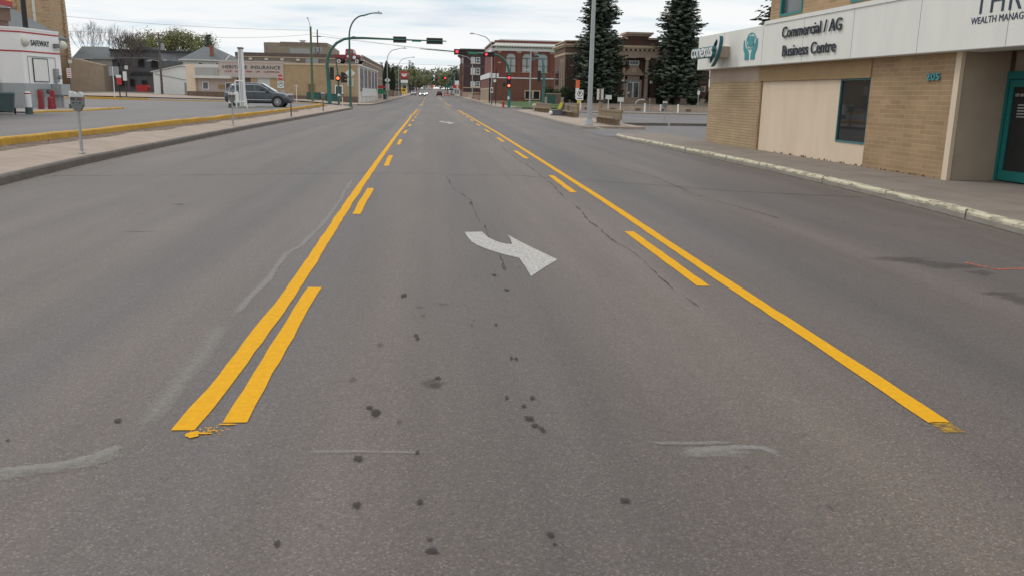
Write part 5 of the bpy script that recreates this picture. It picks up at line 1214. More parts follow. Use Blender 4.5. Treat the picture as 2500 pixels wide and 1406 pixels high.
# ---------------------------------------------------------------- traffic signals
def head(parent, x, y, z, horiz, lit=None, n=3, back=False, ln=1.15, th=.36, face=-1, hand=False):
    """a signal head; horizontal heads lie along x; front looks to face*y"""
    mb = MB()
    if horiz: mb.box(x-ln/2, x+ln/2, y-.12, y+.12, z-th/2, z+th/2)
    else: mb.box(x-th/2, x+th/2, y-.12, y+.12, z-ln/2, z+ln/2)
    h = mb.build('signal_head', 'black', parent)
    mb = MB(); e = .1; yb = y-face*.10
    if horiz: mb.box(x-ln/2-e, x+ln/2+e, yb-.012, yb+.012, z-th/2-e, z+th/2+e)
    else: mb.box(x-th/2-e*.6, x+th/2+e*.6, yb-.012, yb+.012, z-ln/2-e*.6, z+ln/2+e*.6)
    mb.build('backboard', 'dark_metal' if back else 'black', h)
    for i in range(n):
        k = (i-(n-1)/2)*ln/n*.95
        c = (x+k, y, z) if horiz else (x, y, z-k)
        R = th*.38
        on = lit is not None and i in lit
        mb = MB(); mb.lathe([(.01, y+face*.15), (R*.8, y+face*.135), (R, y+face*.121)], (c[0], 0, c[2]), 16, 'y')
        mb.build('lens', ('sig_hand' if hand else 'sig_red') if on else 'dark_metal', h)
        mb = MB()
        for q in range(9):
            a, b = radians(10+160*q/9), radians(10+160*(q+1)/9)
            mb.face([(c[0]+R*1.1*cos(a), y+face*.12, c[2]+R*1.1*sin(a)), (c[0]+R*1.1*cos(b), y+face*.12, c[2]+R*1.1*sin(b)), (c[0]+R*1.1*cos(b), y+face*.34, c[2]+R*1.1*sin(b)*.95), (c[0]+R*1.1*cos(a), y+face*.34, c[2]+R*1.1*sin(a)*.95)])
        mb.build('visor', 'black', h)
    return h
sg = 'mast arm traffic signals'
t = thing('traffic_signal', 'green mast arm signal on the left corner seen from behind', 'traffic signal', (-10.49, 91, .02), 0, sg)
MB().tube([(0, 0, 0), (-.05, 0, 2.5), (-.17, 0, 4.1), (-.08, 0, 4.9), (.25, 0, 5.7), (.85, 0, 6.35), (1.6, 0, 6.75), (2.45, 0, 6.88), (3.6, 0, 6.9), (6.5, 0, 6.85), (9.5, 0, 6.82), (11.9, 0, 6.80)], [.21, .19, .17, .16, .15, .14, .13, .125, .115, .09, .065, .05], 12).build('mast_arm', 'pole_green', t, smooth=True)
MB().lathe([(.21, 0), (.205, 2.6)], (0, 0, 0), 12).build('lower_sleeve', 'pole_teal', t)
MB().lathe([(.16, 2.42), (.16, 2.72)], (0, 0, 6.9), 10, 'x').build('arm_flange', 'pole_green', t)
head(t, 7.17, .18, 6.84, True, None, 3, True, 1.14, .42, 1); head(t, 10.7, .18, 6.79, True, None, 4, True, 1.46, .42, 1)
MB().box(8.4, 9.35, -.04, -.02, 6.66, 6.87).build('street_name_plate', 'green_sign', t)
hd = head(t, .3, .1, 3.35, False, None, 3, True, 1.15, .30, 1)
mb = MB(); mb.box(-.2, .2, -.24, -.16, 2.75, 2.82); mb.box(-.2, .2, -.24, -.16, 3.85, 3.92); mb.build('bracket', 'pole_teal', t)
t = thing('signal_post', 'dark green signal post with an orange pedestrian hand beside the brick office', 'traffic signal', (-11.3, 107.6, .1))
MB().tube([(0, 0, 0), (0, 0, 2.6), (-.1, 0, 4.1), (-.25, 0, 5.4)], [.13, .12, .10, .07], 10).build('post', 'pole_green', t, smooth=True)
head(t, -.02, -.22, 3.05, False, [0], 1, False, .5, .46, -1, True)
b_ = MB().box(.32, .72, -.1, .18, 2.55, 3.75).build('signal_head', 'black', t)
mb = MB()
for z in (2.75, 3.15, 3.55): mb.tube([(.7, .04, z), (1.08, .04, z-.05)], [.16, .17], 10)
mb.build('visor', 'black', b_)
box('bracket', 'pole_green', t, 0, .34, -.03, .03, 3.4, 3.46); box('call_button', 'white', t, -.1, .1, -.2, -.1, .95, 1.25)
t = thing('traffic_signal', 'green mast arm signal on the right corner showing red lights', 'traffic signal', (9.46, 108.3, .1), 0, sg)
MB().tube([(0, 0, 0), (0, 0, 3.6), (-.05, 0, 4.3), (-.28, 0, 5.1), (-.75, 0, 5.8), (-1.5, 0, 6.25), (-2.3, 0, 6.33), (-5, 0, 6.45), (-8, 0, 6.6), (-11.0, 0, 6.75)], [.19, .17, .15, .14, .13, .12, .11, .09, .06, .04], 12).build('mast_arm', 'pole_green', t, smooth=True)
MB().lathe([(.20, 0), (.19, 2.1)], n=12).build('lower_sleeve', 'pole_teal', t)
head(t, -2.58, -.2, 6.3, True, [0], 3, False, 1.12, .36); head(t, -6.05, -.2, 6.52, True, [0], 3, False, 1.42, .42)
MB().box(-5.0, -4.0, -.1, -.07, 6.28, 6.52).build('street_name_plate', 'green_sign', t); MB().box(-5.3, -3.15, -.06, -.03, 6.42, 6.5).build('arm_bracket', 'offwhite', t)
head(t, -.1, -.28, 3.35, False, [0], 2, False, .9, .38); head(t, -.1, -.30, 2.62, False, [0], 1, False, .44, .42, -1, True)
h_ = MB().box(-.85, -.5, -.1, .2, 2.5, 2.95).build('side_hand_signal', 'black', t); box('bracket', 'pole_teal', t, -.5, -.1, -.03, .03, 2.7, 2.76)
box('call_button', 'white', t, -.22, .0, -.3, -.18, .98, 1.3)
t = thing('side_street_signal', 'teal signal pole in front of the brick side wall with its arm turned away', 'traffic signal', (14.2, 112.0, T(14.2, 112)+.05))
MB().tube([(0, 0, 0), (0, 0, 3.5), (-.12, 0, 5.2), (-.3, .3, 6.1), (-.55, 1.6, 6.5), (-.75, 4, 6.6)], [.19, .17, .13, .11, .1, .08], 10).build('mast', 'pole_teal', t, smooth=True)
MB().tube([(-.3, .3, 6.1), (-1.4, .2, 6.0)], .05, 6).build('camera_arm', 'grey_metal', t); MB().box(-1.6, -1.2, .05, .3, 5.75, 6.15).build('detector', 'pole_teal', t)
head(t, -.62, .1, 3.8, False, None, 3, True, 1.3, .36, 1); MB().box(-.2, .2, -.3, -.16, 2.5, 2.95).build('control_box', 'pole_teal', t)
t = thing('far_signal', 'distant red signal over a green street plate at the next crossing', 'traffic signal', (4.9, 300, B(300)))
MB().tube([(1.6, 0, 0), (1.5, 0, 5), (.9, 0, 5.8), (-1.4, 0, 6.0)], .14, 8).build('mast_arm', 'pole_teal', t)
head(t, -.9, -.2, 5.95, True, [1], 2, False, 1.0, .7)
MB().box(-1.0, 1.4, -.1, -.05, 3.1, 3.5).build('street_name_plate', 'green_sign', t)
t = thing('grey_lamp_pole', 'thin grey pole against the red brick low wing', 'pole', (12.95, 116.5, T(12.95, 116.5)))
MB().lathe([(.11, 0), (.085, 7.2)], n=10).build('shaft', 'pole_grey', t)
t = thing('black_sign_pole', 'thin black pole with a small white plate at the wing corner', 'sign', (9.5, 132, B(132)+.13))
MB().lathe([(.07, 0), (.07, 5.2)], n=8).build('shaft', 'black', t); MB().box(-.4, .0, -.1, -.08, 3.3, 3.7).build('plate', 'white', t)
t = thing('curved_sign_plate', 'small white no parking plate on a dark post by the right lamp', 'sign', (8.8, 131, B(131)+.13))
MB().lathe([(.06, 0), (.05, 2.7)], n=8).build('shaft', 'black', t); MB().box(-.2, .2, -.09, -.07, 1.75, 2.55).build('plate', 'white', t); MB().box(-.12, .12, -.095, -.09, 1.95, 2.35).build('plate_mark', 'black', t)
# ---------------------------------------------------------------- red brick hall (right, across the side street)
C = thing('red_brick_hall', 'red brick civic hall with white cornice and three tall arched windows', 'building', (9.4, 150.2, 0.0))
MB().box(1.15, 12.5, 0, 22, 0, 10.62).build('wall', 'red_brick', C)
MB().box(.75, 1.15, 1.2, 22, 0, 10.3).build('side_wall', 'red_brick', C)
MB().box(1.1, 12.6, -.12, 22, 8.92, 9.45).build('frieze', 'white', C); MB().box(.6, 1.1, 1.0, 22, 8.8, 9.4).build('frieze', 'white', C)
mb = MB(); mb.box(.7, 12.9, -.75, 22, 9.62, 9.80); mb.hexa([(.75, -.7, 9.8), (12.9, -.7, 9.8), (12.9, 22, 9.8), (.75, 22, 9.8)], [(1.3, -.05, 10.22), (12.5, -.05, 10.22), (12.5, 22, 10.22), (1.3, 22, 10.22)]); cor = mb.build('cornice', 'offwhite', C)
mb = MB()
for i in range(22): mb.box(1.25+i*.5, 1.5+i*.5, -.5, -.12, 9.46, 9.62)
mb.build('dentils', 'offwhite', cor)
MB().box(1.9, 12.6, -.02, 22, 10.62, 10.80).build('parapet_cap', 'white', C)
MB().box(.55, 1.9, .6, 22, 10.3, 10.45).build('side_cap', 'white', C)
for x0, w_ in ((1.75, .38), (4.9, .72), (7.7, .74), (10.6, .7)):
    p_ = MB().box(x0, x0+w_, -.16, 0, 4.4, 8.6).build('pilaster', 'red_brick', C); MB().box(x0-.06, x0+w_+.06, -.2, 0, 8.6, 8.92).build('capital', 'stone', p_)
MB().box(1.66, 2.2, -.2, 0, 6.9, 7.05).build('stone_block', 'stone_pale', C)
def arched(x0, x1, z0, zs, zt, y, p, frame='offwhite', pane='window_pale'):
    """arched window with bars; z0 sill, zs springing, zt crown"""
    cx_, rx_, rz_ = (x0+x1)/2, (x1-x0)/2, zt-zs
    P = [(x0, z0), (x1, z0)] + [(cx_+rx_*cos(pi*i/12), zs+rz_*sin(pi*i/12)) for i in range(13)]
    mb = MB(); mb.prism([(cx_+(x-cx_)*1.2, z0-.0+(z-z0)*1.07) for x, z in P], y-.015, y+.04); mb.build('window_recess', 'brown_roof', p)
    w_ = MB().prism(P, y-.03, y+.02).build('window', pane, p)
    mb = MB(); b_ = .035
    for k in range(-3, 4):
        x = cx_+k*rx_/3.5; mb.box(x-b_*.6, x+b_*.6, y-.05, y-.03, z0, zs+(rz_*sqrt(max(0, 1-(k/3.5)**2))))
    for k in range(7): mb.box(x0, x1, y-.05, y-.03, z0+(zs-z0)*k/6.5-b_*.5, z0+(zs-z0)*k/6.5+b_*.5)
    mb.build('glazing_bars', frame, w_)
    mb = MB(); mb.box(x0, x1, y-.06, y-.03, zs-.10, zs+.06); mb.box(x0, x1, y-.06, y-.03, z0+(zs-z0)*.42-.06, z0+(zs-z0)*.42+.06); mb.box(cx_-.07, cx_+.07, y-.06, y-.03, z0, zs); mb.build('transom', 'dark_clad', w_)
    MB().box(x0-.15, x1+.15, y-.12, y+.02, z0-.18, z0-.03).build('sill', 'stone', w_)
for x0, x1 in ((3.12, 4.66), (5.88, 7.4), (8.6, 10.14)): arched(x0, x1, 5.55, 7.75, 8.45, -.02, C)
mb = MB(); mb.box(6.3, 6.95, -.06, -.05, 5.75, 5.98); mb.build('paper_in_window', 'white', C)
Cw = thing('low_brick_wing', 'low brown red brick wing with a white parapet in front of the hall', 'building', (9.6, 148.9, 0.0))
MB().box(0, 11.8, 0, 1.2, -.1, 4.35).build('front_wall', 'wing_red_brick', Cw)
MB().box(-.02, .5, 0, 27, -.1, 4.35).build('street_wall', 'wing_red_brick', Cw)
mb = MB(); mb.box(1.55, 11.9, -.08, 1.2, 4.35, 4.52); mb.build('parapet_cap', 'white', Cw)
mb = MB(); mb.box(-.10, 1.55, -.10, .4, 4.35, 5.15); mb.box(-.10, .45, .4, 27, 4.35, 5.2); mb.build('white_parapet', 'white', Cw)
mb = MB(); mb.box(.1, 11.6, -.06, 0, -.1, .62); mb.build('plinth', 'stone', Cw)
mb = MB(); mb.box(-.06, -.02, .8, 26, .35, 2.5); mb.build('street_panels', 'tan_stucco', Cw)
mb = MB(); mb.box(-.10, -.02, .2, 27, 2.5, 2.72); mb.box(-.10, -.02, .2, 27, .3, .55); mb.build('street_band', 'stone_pale', Cw)
mb = MB()
for k in range(7): mb.box(-.09, -.06, 1+k*3.6, 1.2+k*3.6, .55, 2.5)
mb.build('panel_bars', 'beam_brown', Cw)
def hw2(x0, x1, z0, z1, y, p): return hwin(x0, x1, z0, z1, y, 'stone_pale', 'window_dark', 'window', p, .17, .08)
hw2(6.0, 7.42, .85, 2.45, -.0, Cw); hw2(7.42, 8.72, .85, 2.45, -.0, Cw)
t = thing('black_railing', 'thin black iron railing on the grass before the low wing', 'railing', (13.4, 141, T(13.4, 141)+.05))
MB().tube([(0, 0, .85), (5.6, 0, .95)], .03, 6).build('top_rail', 'black', t)
for k in range(5): MB().tube([(k*1.4, 0, 0), (k*1.4, 0, .88)], .03, 6).build('baluster', 'black', t)
# dark apartment block
A = thing('dark_apartment_block', 'dark purple brown brick apartment block with paired white windows', 'apartment', (8.95, 255, .5))
MB().box(0, 9, 0, 30, 0, 12.9).build('wall', 'apt_brick', A)
MB().box(-.05, 0, .3, 30, 0, 12.9).build('street_wall', 'wing_red_brick', A)
mb = MB(); mb.hexa([(-.1, -.1, 12.2), (9, -.1, 12.2), (9, 30, 12.2), (-.1, 30, 12.2)], [(-1.0, -.9, 12.9), (9, -.9, 12.9), (9, 30, 12.9), (-1, 30, 12.9)]); mb.box(-1.0, 9, -.9, 30, 12.9, 13.0); mb.build('cornice', 'brown_roof', A)
mb = MB(); mb.box(0, 9, -.2, 30, 13.0, 13.7); mb.build('parapet', 'roof_dark', A); MB().box(-1.05, 9.1, -.95, 30, 13.70, 13.85).build('parapet_cap', 'offwhite', A)
for z0, z1 in ((9.85, 11.55), (6.75, 8.55), (3.2, 4.7)):
    for x0 in (2.05, 3.5): 
        wq = hwin(x0, x0+1.2, z0, z1, 0, 'white', 'window_mid' if x0 > 3 else 'blind', 'window', A, .13); box('meeting_rail', 'white', wq, x0+.13, x0+1.07, -.07, -.03, (z0+z1)/2-.06, (z0+z1)/2+.06)
    box('sill', 'stone_pale', A, 1.95, 4.8, -.12, .0, z0-.2, z0-.02)
mb = MB(); mb.box(-.1, 9, -.15, 0, 2.85, 3.05); mb.build('stone_band', 'stone_pale', A)
for y0 in (2, 7, 12): 
    for z0 in (3.3, 6.6, 9.8): MB().box(-.1, -.05, y0, y0+1.6, z0, z0+1.6).build('street_window', 'window_mid', A)
MB().box(-.3, 9, -1.2, -.1, 0, 1.7).build('basement_wall', 'stone', A)
mb = MB()
for k in range(4): mb.box(-.6-.0*k, -.35, 4+k*5, 5.5+k*5, 2.4, 10)
mb.build('bay', 'wing_red_brick', A)
t = thing('low_street_wall', 'low tan and red wall with posts along the sidewalk before the apartment', 'wall', (9.6, 195, B(195)+.1))
MB().box(.0, .35, -14, 40, 0, 1.1).build('wall', 'stone', t)
for k in range(6): MB().box(-.08, .43, -13+k*6, -12+k*6, 0, 1.45).build('pier', 'wing_red_brick', t)
t = thing('yard_hedge', 'dark leafy shrub behind the low street wall', 'shrub', (11.5, 200, B(200)))
def leafball(mb, c, rx, ry, rz, n, s, hollow=.55):
    for _ in range(n):
        while True:
            v = Vector((random.uniform(-1, 1), random.uniform(-1, 1), random.uniform(-1, 1)))
            if hollow < v.length < 1: break
        k = .85+.3*noise.noise(v*2.3+Vector(c)*.7)
        p = Vector(c)+Vector((v.x*rx*k, v.y*ry*k, v.z*rz*k))
        a = Vector((random.gauss(0, 1), random.gauss(0, 1), random.gauss(0, 1))).normalized(); b = a.orthogonal().normalized()
        q = s*random.uniform(.6, 1.3); mb.quadleaf(p, a*q, b*q*.6)
mb = MB(); leafball(mb, (0, 0, .9), 1.6, 3, 1.0, 500, .16); mb.build('foliage', 'shrub', t, recalc=False)

# ---------------------------------------------------------------- library
Lb = thing('brick_library', 'dark brick library with a stone columned entrance between two spruces', 'building', (18.75, 124, 0))
mb = MB(); mb.box(0, 7.4, .03, 11, .3, 9.15); mb.box(12.8, 21, .03, 11, .3, 9.15); mb.build('wall', 'lib_brick', Lb)
MB().box(-.03, 0, .1, 11, .3, 9.1).build('street_wall', 'lib_brick_side', Lb)
mb = MB()
for a in ((-.12, 7.2, -.1, 11.1, 9.15, 9.30), (-.45, 7.2, -.42, 11.1, 8.62, 8.80), (-.25, 7.2, -.22, 11.1, 8.40, 8.62), (-.08, 7.2, -.06, 11.1, 7.35, 7.62), (13.1, 21, -.1, 11.1, 9.15, 9.30), (13.1, 21, -.42, 11.1, 8.62, 8.8), (13.1, 21, -.06, 11.1, 7.35, 7.62)): mb.box(*a)
mb.build('cornice', 'stone_pale', Lb)
mb = MB(); mb.box(-.1, 7.2, -.04, 11, 7.62, 8.40); mb.box(13.1, 21, -.04, 11, 7.62, 8.4); mb.build('frieze', 'lib_brick_side', Lb)
MB().box(-.06, 21, -.05, 11, .2, 1.6).build('base', 'stone', Lb)
for y0, y1 in ((1.4, 2.3), (3.7, 4.6)):
    mb = MB(); mb.box(-.05, -.03, y0, y1, 1.8, 6.3); w_ = mb.build('side_window', 'window_dark', Lb)
    mb = MB(); mb.box(-.09, -.03, y0-.35, y0, 1.7, 6.9); mb.box(-.09, -.03, y1, y1+.3, 1.7, 6.9); mb.build('side_pilaster', 'stone', Lb)
box('dark_side_panel', 'window_dark', Lb, -.08, -.03, 6.2, 9.5, 3.2, 5.5)
for u in (14.6, 17.8, 20.0):
    hwin(u-.6, u+.5, 2.6, 3.4, .0, 'stone_pale', 'window_dark', p=Lb, fw_=.12)
hwin(2.4, 3.6, 3.0, 6.2, .0, 'stone', 'window_dark', p=Lb); hwin(4.9, 6.1, 3.0, 6.2, .0, 'stone', 'window_dark', p=Lb)
# entrance pavilion: x 7.1..13.1, 0.75 m proud
mb = MB(); mb.box(7.1, 7.95, -.75, .2, .6, 7.12); mb.box(12.2, 13.1, -.75, .2, .6, 7.12); mb.box(7.95, 12.2, .1, .4, .6, 7.12); mb.box(7.1, 13.1, -.72, 3, 8.02, 9.60); mb.box(8.9, 11.65, -.76, 3, 9.60, 10.05); mb.build('pavilion_wall', 'lib_brick', Lb)
ent = MB().box(7.0, 13.2, -.80, .4, 7.14, 8.02).build('entablature', 'stone', Lb)
mb = MB(); mb.box(6.75, 13.4, -1.1, .4, 8.45, 8.76); mb.box(6.9, 13.3, -.95, .4, 8.30, 8.45); mb.build('cornice', 'stone_pale', ent)
mb = MB()
for k in range(9): mb.box(7.3+k*.66, 7.62+k*.66, -.95, -.78, 8.03, 8.29)
mb.build('dentils', 'stone_pale', ent)
mb = MB(); mb.box(6.55, 8.62, -.95, 3, 9.60, 9.86); mb.box(11.5, 13.3, -.95, 3, 9.60, 9.86); mb.box(8.3, 12.2, -1.05, 3, 10.3, 10.58); mb.box(8.6, 11.95, -.85, 3, 10.05, 10.3); mb.build('attic_cap', 'stone', Lb)
for cx_ in (8.27, 11.65):
    co = MB().lathe([(.36, 1.45), (.36, 1.6), (.29, 1.72), (.30, 3.5), (.255, 6.8), (.25, 6.85)], (cx_, -.45, 0), 18).build('column', 'stone', Lb, smooth=True)
    MB().box(cx_-.36, cx_+.36, -.8, -.1, 6.85, 7.14).build('capital', 'stone_pale', co)
mb = MB(); mb.box(8.6, 8.95, -.05, .1, 1.5, 4.6); mb.box(10.75, 11.1, -.05, .1, 1.5, 4.6); mb.box(8.6, 11.1, -.05, .1, 4.1, 4.7); mb.build('door_surround', 'stone', Lb)
mb = MB(); mb.box(8.5, 11.3, -.3, .1, 4.72, 4.95); mb.prism([(8.6, 4.95), (11.2, 4.95), (10.95, 5.35), (10.55, 5.75), (10.5, 6.1), (9.25, 6.1), (9.2, 5.75), (8.85, 5.35)], -.1, .1); mb.build('door_hood', 'stone', Lb)
box('hood_tablet', 'stone_pale', Lb, 9.55, 10.2, -.14, -.1, 5.1, 5.7)
hwin(9.15, 10.6, 6.12, 6.75, .08, 'white', 'window_dark', p=Lb, fw_=.12); 
mb = MB()
for k in range(5): mb.box(9.4+k*.22, 9.44+k*.22, .02, .05, 6.2, 6.65)
mb.build('small_window_bars', 'white', Lb)
box('transom_light', 'grey_panel', Lb, 8.95, 10.75, .0, .1, 3.82, 4.1)
for x0 in (8.97, 9.87):
    mb = MB()
    for a in ((x0, x0+.1, 1.5, 3.8), (x0+.78, x0+.88, 1.5, 3.8), (x0+.1, x0+.78, 1.5, 1.62), (x0+.1, x0+.78, 3.68, 3.8)): mb.box(a[0], a[1], -.02, .08, a[2], a[3])
    d = mb.build('door', 'white', Lb); box('glass', 'window_dark', d, x0+.1, x0+.78, .02, .05, 1.62, 3.68)
    if x0 < 9.5: box('notice', 'white', d, x0+.14, x0+.44, .0, .015, 2.15, 2.45)
mb = MB()
for k in range(6): mb.box(8.2, 11.7, -.9-.36*(5-k)-.3, .1, .35+.19*k, .54+.19*k)
mb.build('steps', 'stone', Lb)
for xa_, xb_ in ((7.5, 8.2), (11.7, 12.6)):
    mb = MB(); mb.box(xa_, xb_, -2.9, -.75, .3, 1.5); mb.box(xa_-.1, xb_+.1, -3.0, -.7, 1.5, 1.62); mb.build('stair_wall', 'stone', Lb)
for x, lb_ in ((8.0, 'white globe lamp on a black post left of the library door'), (12.05, 'white globe lamp on a black post right of the library door')):
    t = thing('globe_lamp', lb_, 'lamp', (18.75+x, 122.2, 1.62), 0, 'globe lamps of the library steps')
    MB().lathe([(.14, 0), (.12, .15), (.06, .25), (.05, 1.8), (.1, 1.9)], n=10).build('post', 'black', t); MB().ball((0, 0, 2.15), .26, 12).build('globe', 'white', t, smooth=True)
t = thing('white_arch_rack', 'white arched frame at the foot of the library steps', 'rack', (28.6, 119.2, T(28.6, 119.2)+.05))
MB().tube([(-.6, 0, 0), (-.55, 0, .35), (-.2, 0, .62), (.3, 0, .66), (.7, 0, .62)], .08, 8).build('arch', 'white', t)
# low wall, posts
W_ = thing('low_concrete_wall', 'long low concrete wall in front of the library lawn', 'wall', (16.3, 107.2, .08), radians(-.6))
MB().box(0, 24, 0, .3, -.1, .62).build('wall', 'tan_stucco', W_); MB().box(-.05, 24, -.06, .36, .62, .72).build('coping', 'concrete', W_)
mb = MB()
for k in range(7): mb.box(2.5+k*3.2, 3.1+k*3.2, -.1, 0, -.1, .25)
mb.build('footing', 'base_brick', W_)
gp = 'white posts of the right lot'
for x, y, h, lb_ in ((21.5, 87.4, 1.0, 'white post on the lot kerb right of the library door'), (25.75, 90.2, .95, 'white post on the lot kerb before the right spruce'), (27.8, 105.0, .8, 'short white post at the low wall left of the right spruce'), (17.7, 104, .8, 'white post at the left end of the low wall')):
    t = thing('marker_post', lb_, 'post', (x, y, .06), 0, gp); MB().lathe([(.085, 0), (.085, h-.05), (.05, h)], n=10).build('post', 'white', t); MB().lathe([(.1, h*.74), (.1, h*.8)], n=10).build('band', 'offwhite', t)
mb = MB()
t = thing('wheel_stop', 'long low concrete wheel stop left of the meter in the right lot', 'wheel stop', (11.2, 50.2, .01), radians(9))
MB().prismz([(0, 0), (2.75, 0), (2.75, .22), (0, .22)], 0, .15).build('beam', 'kerb', t)
t = thing('wheel_stop', 'long low concrete wheel stop right of the meter in the right lot', 'wheel stop', (14.15, 50.8, .01), radians(9))
MB().prismz([(0, 0), (2.7, 0), (2.7, .22), (0, .22)], 0, .15).build('beam', 'kerb', t)
for x, y, lb_ in ((23.0, 106, 'small white notice on a post, front one of the pair left of the library steps'), (21.6, 106.6, 'small white notice on a post, rear one of the pair left of the library steps')):
    t = sign_post('lawn_notice', lb_, x, y, .05, 1.05 if x > 22 else 1.3, 'white', .05, 'small notices by the low wall'); h = 1.05 if x > 22 else 1.3
    MB().box(-.38, .38, -.08, -.05, h-.02, h+.5).build('board', 'offwhite', t)
t = sign_post('double_white_board', 'brown post between two tall white boards before the left spruce', 21.3, 110.5, .3, 2.35, 'base_brick', .11)
for s in (-1, 1): MB().box(s*.12 if s > 0 else -.42, .42 if s > 0 else -.12, -.03, .03, .95, 2.3).build('board', 'offwhite', t)
t = sign_post('lot_sign', 'small white sign on a thin post right of the right spruce', 34.6, 112, .4, 2.1, 'pole_grey', .05); MB().box(-.16, .16, -.06, -.04, 1.75, 2.25).build('board', 'white', t)

# ---------------------------------------------------------------- street furniture on the right walk
gb = 'timber barriers along the right walk'
def barrier(x, y0, y1, label, dx_=0.0, rail=True):
    L_ = y1-y0
    t = thing('timber_barrier', label, 'barrier', (x, y0, .14), math.atan2(L_, dx_), gb)
    MB().box(0, L_, -.06, .10, .68, .80).build('top_beam', 'timber', t)
    n = max(2, int(L_/1.1))
    for i in range(n): MB().box(i*L_/n+.012, (i+1)*L_/n-.012, .0+.01*(i % 2), .07, .30, .68).build('board_panel', 'timber', t)
    for i in range(n): MB().box((i+.5)*L_/n-.12, (i+.5)*L_/n+.12, -.0, .30, .0, .297).build('leg', 'timber', t)
    MB().box(0, L_, .30, .62, .36, .42).build('seat_plank', 'timber', t)
    return t
t = barrier(9.95, 45.3, 51.4, 'nearest timber barrier of boards just right of the grey lamp post')
MB().hexa([(5.9, -.12, .0), (6.15, -.12, .0), (6.15, .08, .0), (5.9, .08, 0)], [(6.1, -.12, 1.15), (6.35, -.12, 1.15), (6.35, .08, 1.15), (6.1, .08, 1.15)]).build('leaning_post', 'timber', t)
barrier(10.25, 61.0, 71.0, 'middle timber barrier behind the parking sign', .45)
barrier(10.45, 76.5, 85.0, 'far timber barrier behind the grey block with the yellow panel', -.3)
t = thing('stepped_block', 'dark grey stepped block with a yellow slanted panel by the middle barrier', 'street bench', (9.55, 67, .14), 0)
MB().prism([(-.4, 0), (.55, 0), (.55, 1.0), (.36, 1.02), (.12, .46), (-.4, .40)], -.5, .5).build('body', 'dark_clad', t)
MB().box(-.46, -.02, -.52, .52, .40, .45).build('seat_slab', 'concrete', t)
MB().hexa([(.02, -.56, .47), (.24, -.56, .47), (.24, -.52, .47), (.02, -.52, .47)], [(.18, -.56, .98), (.44, -.56, .98), (.44, -.52, .98), (.18, -.52, .98)]).build('yellow_panel', 'yellow_tag', t)
MB().ball((-.48, -.4, .2), .16, 8).build('white_bag', 'white', t)
t = thing('parking_sign', 'parking sign with orange top strip and yellow tag on a timber post', 'sign', (10.4, 62.3, .12))
MB().box(-.1, .1, -.08, .1, 0, .98).build('timber_post', 'timber', t)
MB().lathe([(.03, .9), (.03, 2.6)], n=8).build('steel_post', 'pole_grey', t)
MB().box(-.2, .08, -.06, -.035, 2.05, 2.62).build('orange_strip', 'orange', t); MB().box(-.2, .06, -.06, -.035, 1.3, 2.05).build('white_strip', 'white', t)
pb_ = MB().box(-.13, .37, -.09, -.065, 1.22, 1.94).build('parking_board', 'white', t)
mb = MB(); ring(mb, .12, 1.68, .2, .2, .035, -.096, -.09, 22); mb.build('ring', 'black', pb_)
lettering('P', .3, 'black', pb_, .03, -.094, 1.58, .004, 1, bold=.01)
MB().box(-.06, .3, -.094, -.09, 1.32, 1.37).build('small_text', 'black', pb_)
MB().box(-.06, .24, -.10, -.07, 1.02, 1.2).build('yellow_tag', 'yellow_tag', t)
t = thing('fire_hydrant', 'red fire hydrant left of the signal pole at the lawn corner', 'hydrant', (8.62, 106.8, .12))
MB().lathe([(.2, 0), (.2, .06), (.13, .08), (.13, .55), (.17, .58), (.17, .63), (.13, .68), (.05, .78)], n=14).build('barrel', 'red', t, smooth=True)
for s in (-1, 1): MB().lathe([(.06, s*.12), (.06, s*.2)], (0, 0, .42), 10, 'x').build('nozzle', 'red', t)
t = thing('monument_sign', 'brick monument with a dark green panel in front of the round shrubs', 'sign', (16.3, 117.5, T(16.3, 117.5)+.1))
MB().box(-1.0, 1.0, .0, .5, 0, 1.45).build('brick_body', 'base_brick', t); mb = MB(); mb.box(-1.3, -.9, -.1, .6, 0, 1.05); mb.box(.95, 1.35, -.1, .6, 0, 1.05); mb.build('brick_wing', 'stone', t)
MB().box(-.95, .2, -.06, 0, .1, 1.35).build('green_panel', 'green_box', t); MB().box(-1.05, 1.05, -.05, .55, 1.45, 1.55).build('coping', 'stone', t)
t = thing('yellow_dog_statue', 'small tan rounded stone at the end of the far barrier', 'stone', (10.1, 86.3, .14))
mb = MB(); mb.ball((0, 0, .52), .26, 10, .7); mb.build('cap', 'stone_pale', t, smooth=True); MB().lathe([(.16, 0), (.14, .45)], n=10).build('stem', 'stone', t)
t['label'] = 'small tan mushroom shaped stone at the end of the far barrier'; t.name = 'stone_ornament'
